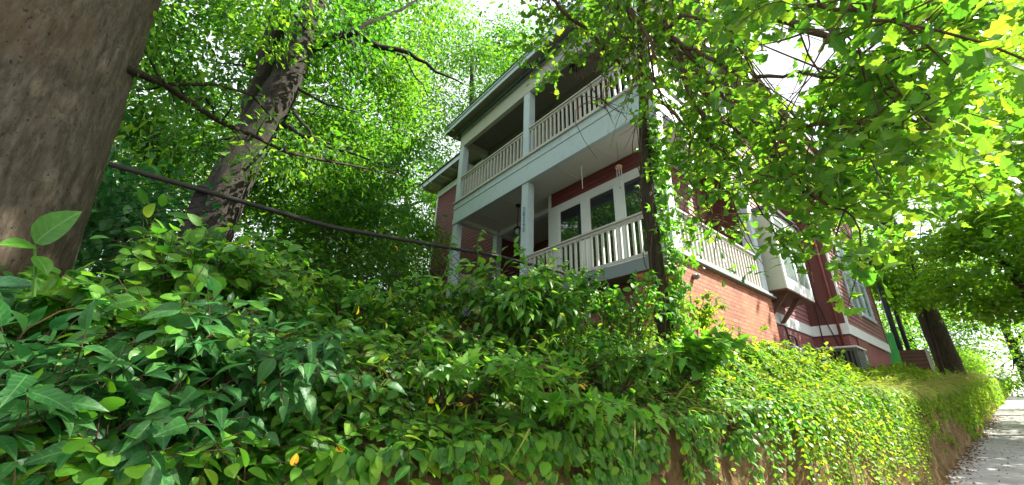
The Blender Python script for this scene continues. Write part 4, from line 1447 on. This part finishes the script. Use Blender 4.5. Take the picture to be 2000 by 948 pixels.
lv.add(P_, rdirs(nn), rdirs(nn, 1.2), 0.17, "oak")
lv.obj("crown", "leaf_oak", root)
# upper limbs that carry the added shading crown
hm = MB()
for i in range(0, len(shade_hi), 6):
    hm.tube(curve_pts(Vector(op[-1]) - B, shade_hi[i], 0.1, 0.4, 6), [0.04, 0.03, 0.025, 0.02, 0.015, 0.01, 0.005], 5, cap=False)
hm.obj("shade_limbs", "twig_brown", root, smooth=True)

# vine climbing the oak's trunk and the corner post
root = empty("climbing_vine", (-2.1, 3.95, 2.3), label="bright five-leaved vine climbing the post-like oak trunk", cat="vine")
B2 = np.array((-2.1, 3.95, 2.3))
P, D, N_ = [], [], []
hm = MB()
for s in range(5):
    a = s * 1.3
    pts = []
    for i in range(26):
        z = 2.3 + i * 0.115
        rr = 0.11 + 0.03 * math.sin(i)
        q = (-2.2 + rr * math.cos(a + i * 0.12), 3.84 + rr * math.sin(a + i * 0.12), z)
        pts.append(Vector(q) - Vector(B2))
    hm.tube(pts, 0.006, 4, cap=False)
n = 430
zz = 2.3 + rng.random(n) ** 0.8 * 2.7
aa = rng.normal(0.75, 0.6, n)
rr = 0.10 + np.abs(rng.normal(0, 0.13, n)) * lerp([2.3, 3.2, 4.2, 5.2], [1.4, 1.1, 0.8, 0.5], zz)
P = np.stack([-2.2 + rr * np.cos(aa), 3.84 + rr * np.sin(aa), zz], 1) - B2
for p in P[:130]:
    hm.tube([Vector(p), Vector((-0.1, -0.11, p[2] - 0.05))], [0.002, 0.003], 3, cap=False)
hm.obj("stems", "twig_brown", root)
Pm = np.repeat(P, 5, axis=0)
ph = np.tile(np.arange(5) * 2 * math.pi / 5, n) + np.repeat(rng.random(n) * 6, 5)
ax_ = norm(rng.normal(size=(n, 3)) * 0.4 + np.array([0.7, 0.1, 0.5]))
ax_ = np.repeat(ax_, 5, axis=0)
u = norm(np.cross(ax_, [0.1, 0.2, 1])); w = np.cross(ax_, u)
D = u * np.cos(ph)[:, None] + w * np.sin(ph)[:, None] - np.array([0, 0, 0.35])
lv = Leaves().add(Pm, D, ax_, rng.uniform(0.05, 0.085, n * 5), "pointed")
lv.obj("leaves", "leaf_bright", root)

# ------------------------------------------------------------------ growth on the bank
def bumpf(x, y):
    return 0.5 + 0.5 * np.array([mn.fractal(Vector((a * 2.3, b * 2.3, 3.7)), 0.7, 2.0, 3) for a, b in zip(np.ravel(x), np.ravel(y))])


def veg_h(x, y):
    """top of the ground cover above the soil"""
    near = lerp([-3, 0, 2, 4, 7, 12], [0.30, 0.30, 0.30, 0.26, 0.20, 0.16], y)
    crest = np.clip((-1.35 - x) / 0.5, 0.15, 1)
    f2 = np.array([mn.noise(Vector((a * 5.0, b * 5.0, 9.1))) for a, b in zip(np.ravel(x), np.ravel(y))])
    return near * (0.30 + 0.9 * bumpf(x, y) + (0.45 + lerp([4, 6], [0, 0.9], y)) * f2) * crest


def surf(x, y):
    return ground_z(x, y) + veg_h(x, y)


def carpet(n, x0, x1, y0, y1, size, depth, dens=None):
    x = rng.uniform(x0, x1, n); y = rng.uniform(y0, y1, n)
    if dens is None:
        bp = np.array([mn.noise(Vector((a * 5.5, b * 5.5, 1.7))) + 0.6 * mn.noise(Vector((a * 13, b * 13, 4.7))) for a, b in zip(x, y)])
        keep = bp > rng.normal(-0.12, 0.12, n)
        x, y = x[keep], y[keep]
    if dens is not None:
        keep = rng.random(n) < dens(x, y)
        x, y = x[keep], y[keep]
    n = len(x)
    z = surf(x, y) - np.abs(rng.normal(0, depth, n)) + rng.normal(0, 0.015, n)
    P = np.stack([x, y, z], 1)
    D = np.stack([rng.normal(0.55, 0.6, n), rng.normal(0.1, 0.7, n), rng.normal(-0.35, 0.35, n)], 1)
    N = np.stack([rng.normal(0.45, 0.4, n), rng.normal(0, 0.4, n), rng.normal(0.9, 0.3, n)], 1)
    return P, D, N, rng.uniform(size[0], size[1], n) * (0.75 + 0.6 * bumpf(x * 2 + 5, y * 2))


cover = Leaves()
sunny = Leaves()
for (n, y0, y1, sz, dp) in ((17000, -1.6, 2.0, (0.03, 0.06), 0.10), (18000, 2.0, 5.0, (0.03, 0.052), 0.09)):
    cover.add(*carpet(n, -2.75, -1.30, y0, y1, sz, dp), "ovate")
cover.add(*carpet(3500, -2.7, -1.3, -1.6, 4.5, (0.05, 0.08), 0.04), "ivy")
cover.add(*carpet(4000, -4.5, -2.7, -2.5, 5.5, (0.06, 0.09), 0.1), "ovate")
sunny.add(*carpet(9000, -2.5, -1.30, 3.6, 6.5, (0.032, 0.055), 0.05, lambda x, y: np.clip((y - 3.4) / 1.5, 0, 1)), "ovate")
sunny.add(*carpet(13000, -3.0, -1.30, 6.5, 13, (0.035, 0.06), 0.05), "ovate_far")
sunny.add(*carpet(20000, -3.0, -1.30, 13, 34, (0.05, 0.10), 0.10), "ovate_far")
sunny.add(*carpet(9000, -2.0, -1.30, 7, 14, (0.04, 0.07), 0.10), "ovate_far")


# leaves down the face
def face(n, y0, y1, hang, size, thr):
    y = rng.uniform(y0, y1, n)
    t_ = rng.random(n) ** 1.5
    nz = bumpf(np.full(n, 9.0), y * 0.9)
    hg = hang * (0.25 + 1.3 * nz)
    z = np.maximum(lip_z(y) + 0.05 - t_ * hg, walk_z(y) + 0.04)
    bp = bumpf(z * 1.6, y * 1.4)
    bp = bp + 0.22 * np.array([mn.noise(Vector((a * 2.6, b * 1.7, 2.2))) for a, b in zip(z, y)])
    keep = bp > thr + 0.2 * t_
    y, z, t_ = y[keep], z[keep], t_[keep]
    n = len(y)
    x = -1.30 + rng.uniform(-0.02, 0.10, n) * (1 - 0.4 * t_)
    P = np.stack([x, y, z], 1)
    D = np.stack([rng.normal(0.35, 0.25, n), rng.normal(0.1, 0.45, n), rng.normal(-0.9, 0.3, n)], 1)
    N = np.stack([rng.normal(0.9, 0.3, n), rng.normal(-0.1, 0.4, n), rng.normal(0.5, 0.3, n)], 1)
    return P, D, N, rng.uniform(size[0], size[1], n)


cover.add(*face(3600, -1.2, 1.6, 0.22, (0.035, 0.06), 0.46), "ovate")
cover.add(*face(4200, 1.6, 4.5, 0.34, (0.035, 0.055), 0.44), "ovate")
sunny.add(*face(7500, 3.2, 8.0, 0.55, (0.032, 0.055), 0.50), "ovate")
sunny.add(*face(15000, 8.0, 16.0, 1.0, (0.04, 0.06), 0.46), "ovate_far")
sunny.add(*face(12000, 16.0, 40.0, 1.5, (0.07, 0.12), 0.15), "ovate_far")
sunny.add(*face(9000, 40.0, 120.0, 2.0, (0.2, 0.35), 0.1), "ovate_far")

# trailing strands that run downhill over the lip
stems = MB()


def strands(n, y0, y1, lv, size, L=(0.4, 1.0), kind="ovate", x0=-2.4, x1=-1.35, gap=0.035, ybias=0.35):
    P, D, N, Z = [], [], [], []
    for i in range(n):
        x, y = rng.uniform(x0, x1), rng.uniform(y0, y1)
        ln = rng.uniform(*L)
        d = np.array([rng.normal(0.9, 0.25), rng.normal(ybias, 0.35)])
        d /= np.linalg.norm(d)
        z = float(surf(np.array([x]), np.array([y]))[0]) + rng.uniform(0.0, 0.07)
        hgt = rng.uniform(0.0, 0.06)
        s, pts = 0.0, []
        p = np.array([x, y, z])
        vel = np.array([d[0], d[1], 0.1])
        while s < ln:
            pts.append(p.copy())
            if p[0] < -1.30:
                g = float(surf(np.array([p[0] + vel[0] * .05]), np.array([p[1] + vel[1] * .05]))[0]) + hgt
                vel[2] = (g - p[2]) / 0.05 * 0.6 + rng.normal(0, 0.15)
            else:
                vel[0] *= 0.72; vel[2] = vel[2] - 0.28
                vel[1] *= 0.9
            vel[:2] += rng.normal(0, 0.10, 2)
            v = vel / np.linalg.norm(vel)
            p = p + v * 0.05
            if p[0] > -1.02: p[0] = -1.02
            s += 0.05
        pts = np.array(pts)
        if len(pts) < 4: continue
        stems.tube([tuple(q) for q in pts[::2]], 0.0017, 3, cap=False)
        m_ = int(ln / gap)
        tt = np.linspace(0, len(pts) - 1.01, m_)
        i0 = tt.astype(int); fr_ = (tt - i0)[:, None]
        q = pts[i0] * (1 - fr_) + pts[i0 + 1] * fr_
        dr = norm(pts[i0 + 1] - pts[i0])
        sd = norm(np.cross(dr, [0, 0, 1.0])) * (np.where(np.arange(m_) % 2, 1, -1))[:, None]
        P.append(q); D.append(dr * 0.5 + sd * 0.9 + rng.normal(0, 0.2, q.shape)); N.append(np.tile([0.35, 0, 0.9], (m_, 1)) + rng.normal(0, 0.3, q.shape))
        Z.append(np.linspace(1.1, 0.55, m_) * rng.uniform(*size))
    lv.add(np.concatenate(P), np.concatenate(D), np.concatenate(N), np.concatenate(Z), kind)


strands(150, -1.2, 2.0, cover, (0.05, 0.075))
strands(120, 2.0, 4.5, cover, (0.045, 0.065))
strands(300, 3.6, 9.0, sunny, (0.04, 0.07), (0.7, 1.6))
strands(160, 4.0, 9.0, cover, (0.045, 0.07), (0.6, 1.3), "ivy")
strands(160, 9.0, 16.0, sunny, (0.045, 0.06), (0.5, 1.2))
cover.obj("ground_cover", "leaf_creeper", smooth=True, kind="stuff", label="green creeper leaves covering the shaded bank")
sunny.obj("creeper_leaves", "leaf_sunlit_tint", smooth=True, kind="stuff", label="creeper leaves tinted a sunlit yellow-green, covering the sunlit bank")
stems.obj("creeper_stems", "twig_brown", kind="stuff", label="thin trailing creeper stems over the bank")

# weedy sprigs standing out of the creeper
sp = Leaves()
hm = MB()
for i in range(230):
    y = rng.uniform(3.4, 18) if i % 4 else rng.uniform(0.3, 3.4)
    x = rng.uniform(-2.5, -1.34)
    p = np.array([x, y, float(surf(np.array([x]), np.array([y]))[0]) - 0.03])
    L = rng.uniform(0.12, 0.34)
    d = np.array([rng.normal(0.25, 0.35), rng.normal(0, 0.35), 1.0]); d /= np.linalg.norm(d)
    pts = curve_pts(tuple(p), tuple(p + d * L), 0.0, 0.6, 5)
    hm.tube(pts, [0.0025, 0.0022, 0.002, 0.0017, 0.0014, 0.001], 4, cap=False)
    q = np.repeat(np.array([tuple(k_) for k_ in pts[1:]]), 3, axis=0)
    sp.add(q, rng.normal(0, 0.7, q.shape) + [0.1, 0, 0.25], rng.normal(0, 0.4, q.shape) + [0.3, 0, 0.8], rng.uniform(0.035, 0.075, len(q)), ("lance", "ovate", "ivy", "pointed")[i % 4])
hm.obj("weed_stems", "twig_brown", kind="stuff", label="thin upright weed stems standing out of the creeper")
sp.obj("weeds", "leaf_sunlit_tint", smooth=True, kind="stuff", label="small leafy weeds standing out of the creeper on the bank")

# bare twigs in the growth
hm = MB()
for i in range(260):
    y = rng.uniform(-1.0, 5.0); x = rng.uniform(-2.2, -1.3)
    z = float(surf(np.array([x]), np.array([y]))[0]) - rng.uniform(0.02, 0.14)
    d = Vector((rng.normal(0.3, 0.5), rng.normal(0, 0.9), rng.normal(-0.1, 0.35))).normalized()
    L = rng.uniform(0.12, 0.45)
    hm.tube(curve_pts((x, y, z), Vector((x, y, z)) + d * L, 0.1, 0.6, 4), [0.003, 0.0026, 0.0022, 0.0018, 0.001], 4, cap=False)
hm.obj("dry_twigs", "twig_brown", kind="stuff", label="thin dry twigs lying in the undergrowth")

# grass hanging over the lip and on the garden strip
gr = Leaves()


def blades(n, y0, y1, x0, x1, L, out=0.8, z_off=0.0):
    y = rng.uniform(y0, y1, n); x = rng.uniform(x0, x1, n)
    tuft = bumpf(x * 1.2, y * 1.2)
    k_ = tuft > 0.42
    x, y = x[k_], y[k_]
    n = len(x)
    z = ground_z(x, y) + 0.03 + z_off
    l_ = rng.uniform(L[0], L[1], n)
    P = np.stack([x, y, z], 1)
    d = norm(np.stack([rng.normal(out, 0.5, n), rng.normal(0.0, 0.6, n), rng.uniform(0.3, 1.1, n)], 1))
    # three joined pieces falling over
    rn = rng.random(n)
    side = norm(np.cross(d, np.array([0, 0, 1.0])) + rng.normal(0, 0.25, (n, 3)))
    w = 0.006 * rng.uniform(0.7, 1.4, n)
    V, R = [], []
    prev = P.copy()
    cur = d.copy()
    fall = rng.uniform(0.25, 1.5, (n, 1)); turn = rng.normal(0, 0.3, (n, 3)) * [0.6, 1, 0.3]
    wts = [1.0, 1.0, 0.75, 0.45, 0.05]
    rows = [(prev - side * w[:, None], prev + side * w[:, None])]
    for s in range(4):
        prev = prev + cur * (l_ / 4)[:, None]
        rows.append((prev - side * (w * wts[s + 1])[:, None], prev + side * (w * wts[s + 1])[:, None]))
        cur = norm(cur + np.array([0.03, 0, -0.85]) * fall * (1 if out > 0.3 else 0.5) + turn)
    VV = np.stack([q for r in rows for q in r], 1).reshape(-1, 3)
    kv = 10
    off = gr.n + np.arange(n) * kv
    F = np.array([[0, 1, 3, 2], [2, 3, 5, 4], [4, 5, 7, 6], [6, 7, 9, 8]])
    gr.V.append(VV); gr.F4.append((F[None] + off[:, None, None]).reshape(-1, 4)); gr.R.append(np.repeat(rn, kv)); gr.n += n * kv


blades(3500, 7.0, 14, -1.5, -1.31, (0.15, 0.5))
blades(4000, 14, 36, -1.6, -1.31, (0.3, 0.7))
blades(2500, 9.5, 24, -3.0, -1.7, (0.12, 0.25), 0.1)
blades(500, 1.0, 6, -1.8, -1.33, (0.2, 0.35))
gr.obj("grass", "grass_blade", kind="stuff", label="long grass drooping over the edge of the sunlit bank")

# fallen leaves
lt = Leaves()
n = 1500
x = -1.28 + np.abs(rng.normal(0, 0.16, n)); y = rng.uniform(2, 30, n) ** 1.0
lt.add(np.stack([x, y, walk_z(y) + 0.012], 1), rdirs(n) * [1, 1, 0.15], rdirs(n, 2.5), rng.uniform(0.03, 0.07, n), "ovate")
n = 900
x = rng.uniform(-0.9, 0.35, n); y = rng.uniform(3, 40, n)
lt.add(np.stack([x, y, walk_z(y) + 0.012], 1), rdirs(n) * [1, 1, 0.15], rdirs(n, 2.5), rng.uniform(0.02, 0.05, n), "ovate")
n = 1400
x = rng.uniform(-2.4, -1.32, n); y = rng.uniform(-1.2, 9, n)
lt.add(np.stack([x, y, surf(x, y) - 0.07], 1), rdirs(n), rdirs(n, 1.0), rng.uniform(0.04, 0.09, n), "ovate")
lt.obj("leaf_litter", "leaf_dead", kind="stuff", label="brown fallen leaves on the bank and along the sidewalk edge")
yl = Leaves()
spots = [(408, 903), (462, 902), (570, 910), (150, 890), (162, 905), (940, 770), (912, 772), (1143, 762), (905, 790), (770, 480), (520, 760), (845, 780), (1010, 870), (120, 920), (655, 880), (700, 600), (1190, 830), (1230, 720)]
for (a, b) in spots:
    p = pt(a, b, X=-1.24 - max(0, (880 - b)) * 0.0012)
    yl.add(p[None], rdirs(1), np.array([[0.8, 0.2, 0.5]]) + rng.normal(0, 0.2, (1, 3)), rng.uniform(0.025, 0.042), "ovate")
yl.obj("yellow_leaves", "leaf_yellow", kind="stuff", label="a few yellow leaves caught in the creeper")


# ---- shrubs on the bank
def shrub(name, label, x, y, n_stem, hgt, spread, per, size, kind, leafm, dz=-0.1, out=(0.5, 0.0), cat="shrub", compound=0, group=None, stemm="twig_brown", droop=0.35):
    z0 = float(ground_z(np.array([x]), np.array([y]))[0])
    b = np.array([x, y, z0 + dz])
    root = empty(name, tuple(b), label=label, cat=cat, group=group)
    hm = MB()
    P, D, N, Z = [], [], [], []
    for i in range(n_stem):
        a = rng.uniform(0, 2 * math.pi)
        r = spread * rng.uniform(0.3, 1.0)
        tip = np.array([math.cos(a) * r + out[0] * spread, math.sin(a) * r + out[1] * spread, hgt * rng.uniform(0.5, 1.0)])
        s0 = np.array([math.cos(a) * spread * 0.15, math.sin(a) * spread * .15, 0])
        n_ = 9
        pts = []
        for j in range(n_ + 1):
            t_ = j / n_
            p = s0 * (1 - t_) + tip * t_
            p = p + np.array([0, 0, 0.2 * hgt * math.sin(math.pi * t_) - droop * 0.3 * spread * t_ ** 3])
            pts.append(p)
        pts = np.array(pts) + rng.normal(0, 0.008, (n_ + 1, 3))
        hm.tube([tuple(q) for q in pts], list(np.linspace(0.0045, 0.0015, n_ + 1)), 4, cap=False)
        tt = rng.uniform(2.0, n_ - 0.01, per)
        i0 = tt.astype(int); f_ = (tt - i0)[:, None]
        q = pts[i0] * (1 - f_) + pts[i0 + 1] * f_
        dr = norm(pts[i0 + 1] - pts[i0])
        if compound:
            # a stalk with leaflets
            st = norm(dr * 0.5 + rng.normal(0, 0.6, q.shape) + np.array([0.25, 0, 0.15]))
            ln = rng.uniform(0.10, 0.2, per)
            for e in range(per):
                hm.tube([tuple(q[e]), tuple(q[e] + st[e] * ln[e])], [0.0016, 0.001], 3, cap=False)
            for c_ in range(compound):
                f2 = 0.35 + 0.65 * (c_ // 2) / max(1, (compound - 1) // 2) if c_ < compound - 1 else 1.0
                sgn = 1 if c_ % 2 else -1
                sd = norm(np.cross(st, [0, 0, 1.0])) * sgn
                dd = st * (0.55 if c_ < compound - 1 else 1.0) + (sd * 0.8 if c_ < compound - 1 else 0) + np.array([0, 0, -0.35])
                P.append(q + st * (ln * f2)[:, None]); D.append(dd + rng.normal(0, 0.28, q.shape)); N.append(np.tile([0.45, 0, 0.85], (per, 1)) + rng.normal(0, 0.35, q.shape))
                Z.append(rng.uniform(0.6, 1.15, per) * size)
        else:
            P.append(q + rng.normal(0, 0.012, q.shape)); D.append(dr * 0.4 + rng.normal(0, 0.6, q.shape) + np.array([0.3, 0, -0.3]))
            N.append(np.tile([0.45, 0, 0.85], (per, 1)) + rng.normal(0, 0.35, q.shape)); Z.append(rng.uniform(0.7, 1.2, per) * size)
    hm.obj("stems", stemm, root)
    lv = Leaves().add(np.concatenate(P), np.concatenate(D), np.concatenate(N), np.concatenate(Z), kind)
    lv.obj("leaves", leafm, root, smooth=True)
    return root


gsh = "shrubs growing on the bank"
shrub("pointed_leaf_shrub", "blue-green shrub with large drooping pointed leaves at the lower left edge of the bank", -1.42, -0.42, 16, 0.16, 0.26, 7, 0.068, "pointed", "leaf_cool", 0.12, (0.35, 0.2), compound=5, group=gsh)
shrub("pointed_leaf_shrub", "blue-green shrub with arching sprays of pointed leaves below the fence rail", -1.55, 0.12, 20, 0.22, 0.30, 7, 0.066, "pointed", "leaf_cool", 0.15, (0.3, 0.3), compound=5, group=gsh)
shrub("pointed_leaf_shrub", "spray of pointed leaves reaching over the lip of the bank between the two blue-green shrubs", -1.38, -0.08, 12, 0.10, 0.22, 7, 0.068, "pointed", "leaf_cool", 0.08, (0.4, 0.2), compound=5, group=gsh)
shrub("lobed_vine", "clump of bright round-lobed leaves hanging at the bottom of the bank under the huge trunk", -1.32, -0.12, 9, 0.10, 0.16, 9, 0.045, "round", "leaf_bright", 0.02, (0.5, 0.1), compound=3, cat="vine", group=gsh)
shrub("lobed_vine", "clump of bright round-lobed leaves halfway up the bank among blue-green shrubs", -1.50, 0.02, 8, 0.14, 0.14, 9, 0.045, "round", "leaf_bright", 0.27, (0.4, 0.0), compound=3, cat="vine", group=gsh)
shrub("glossy_shrub", "dark glossy large-leaved shrub at the foot of the huge trunk", -1.75, -0.60, 22, 0.36, 0.30, 12, 0.09, "round", "leaf_glossy", 0.1, (0.2, 0.0), group=gsh)
shrub("glossy_shrub", "dark leafy shrub in front of the huge trunk's right side", -2.1, -0.25, 22, 0.28, 0.36, 20, 0.06, "ovate", "leaf_creeper", 0.1, (0.1, 0.0), group=gsh)
shrub("hanging_vine", "broad-leaved vine climbing the bank up to the nearest fence post", -2.3, 0.05, 22, 0.46, 0.36, 16, 0.066, "ovate", "leaf_creeper", 0.1, (0.1, 0.0), compound=3, cat="vine", group=gsh)
shrub("hanging_vine", "vine heaped against the fence below its rusty rail", -2.4, 0.75, 26, 0.46, 0.42, 18, 0.055, "ovate", "leaf_creeper", 0.1, (0.1, 0.0), cat="vine", group=gsh)
shrub("hanging_vine", "tangled vine under the fence rail before the red wing", -2.45, 1.35, 28, 0.48, 0.42, 14, 0.065, "ovate", "leaf_creeper", 0.1, (0.1, 0.0), cat="vine", group=gsh)
shrub("leafy_shrub", "leafy shrub rising in front of the porch's middle post", -2.05, 1.75, 28, 0.58, 0.40, 18, 0.08, "pointed", "leaf_creeper", 0.1, (0.15, -0.1), compound=3, group=gsh)
shrub("leafy_shrub", "shrub below the porch railing with a reddish new shoot", -2.3, 2.45, 32, 0.76, 0.42, 16, 0.065, "ovate", "leaf_creeper", 0.1, (0.1, 0.0), group=gsh)
shrub("leafy_shrub", "shrub against the foot of the post-like oak trunk", -2.15, 3.1, 34, 0.72, 0.5, 18, 0.065, "ovate", "leaf_creeper", 0.1, (0.1, 0.0), group=gsh)
shrub("broad_leaf_shrub", "shrub with hanging heart-shaped leaves below the brick corner of the house", -1.62, 3.1, 24, 0.44, 0.40, 16, 0.095, "grape", "leaf_bright", 0.12, (0.35, 0.2), group=gsh)
shrub("broad_leaf_shrub", "shrub with leaves tinted a sunlit yellow-green in front of the brick porch base", -2.3, 4.6, 30, 0.80, 0.5, 20, 0.06, "ovate", "leaf_sunlit_tint", 0.05, (0.1, 0.1), group=gsh)
shrub("broad_leaf_shrub", "sunny low shrub in front of the bay window's brick base", -2.35, 6.3, 26, 0.25, 0.5, 18, 0.05, "ovate", "leaf_sunlit_tint", 0.05, (0.1, 0.1), group=gsh)
shrub("leafy_shrub", "mid-green vine mound spilling over the middle of the bank", -1.55, 0.95, 24, 0.26, 0.38, 14, 0.065, "ivy", "leaf_creeper", 0.1, (0.5, 0.2), group=gsh)
shrub("leafy_shrub", "pale green leaves hanging over the clay in the middle of the bank", -1.36, 1.35, 20, 0.14, 0.32, 12, 0.065, "ivy", "leaf_bright", 0.05, (0.5, 0.2), group=gsh)
shrub("leafy_shrub", "narrow-leaved green shrub on the slope under the porch railing", -1.6, 2.1, 26, 0.34, 0.42, 16, 0.07, "pointed", "leaf_creeper", 0.1, (0.3, 0.1), group=gsh)

# a lone sprout and long shoots against the sky
root = empty("sprout", tuple(pt(66, 560, t=1.55)), label="single bright sprout with two upright leaves before the huge trunk", cat="sprout")
B3 = Vector(root.location)
pp = [Vector(pt(a, b, t=1.55)) - B3 for a, b in ((66, 580), (69, 540), (68, 500), (68, 478))]
MB().tube(pp, [0.004, 0.0035, 0.003, 0.002], 5).obj("stem", "leaf_bright", root)
lv = Leaves()
for (a, b, c, d, s) in ((68, 476, 112, 432, 0.115), (68, 482, 36, 474, 0.07), (70, 500, 90, 520, 0.06)):
    p0 = np.array(pt(a, b, t=1.55)); p1 = np.array(pt(c, d, t=1.52))
    lv.add((p0 - np.array(B3))[None], (p1 - p0)[None], np.array([[0.7, 0.2, 0.7]]), s, "ovate")
lv.obj("leaves", "leaf_bright", root, smooth=True)
for (label, base_px, tip_px, X_) in (("long curling tendril above the fence rail before the red wing", (850, 560), (880, 462), -2.42),
                                     ("thin shoot crossing the fence rail in front of the porch post", (955, 540), (940, 450), -2.42),
                                     ("reddish young shoot standing up before the porch's middle post", (1035, 530), (1005, 475), -2.1)):
    p0 = Vector(pt(*base_px, X=X_)); p1 = Vector(pt(*tip_px, X=X_))
    root = empty("vine_shoot", tuple(p0), label=label, cat="vine shoot", group="young shoots above the bank")
    pts = curve_pts((0, 0, 0), p1 - p0, 0.0, 0.6, 8)
    MB().tube(pts, list(np.linspace(0.004, 0.0012, 9)), 5).obj("stem", "leaf_bright", root, smooth=True)
    q = np.array([tuple(p) for p in pts[1:]])
    q = np.repeat(q, 2, axis=0)
    Leaves().add(q, rng.normal(0, 0.6, q.shape) + [0.3, 0.3, 0.2], rng.normal(0, 0.3, q.shape) + [0.6, -0.3, 0.5], rng.uniform(0.04, 0.075, len(q)), "pointed").obj("leaves", "leaf_bright", root, smooth=True)
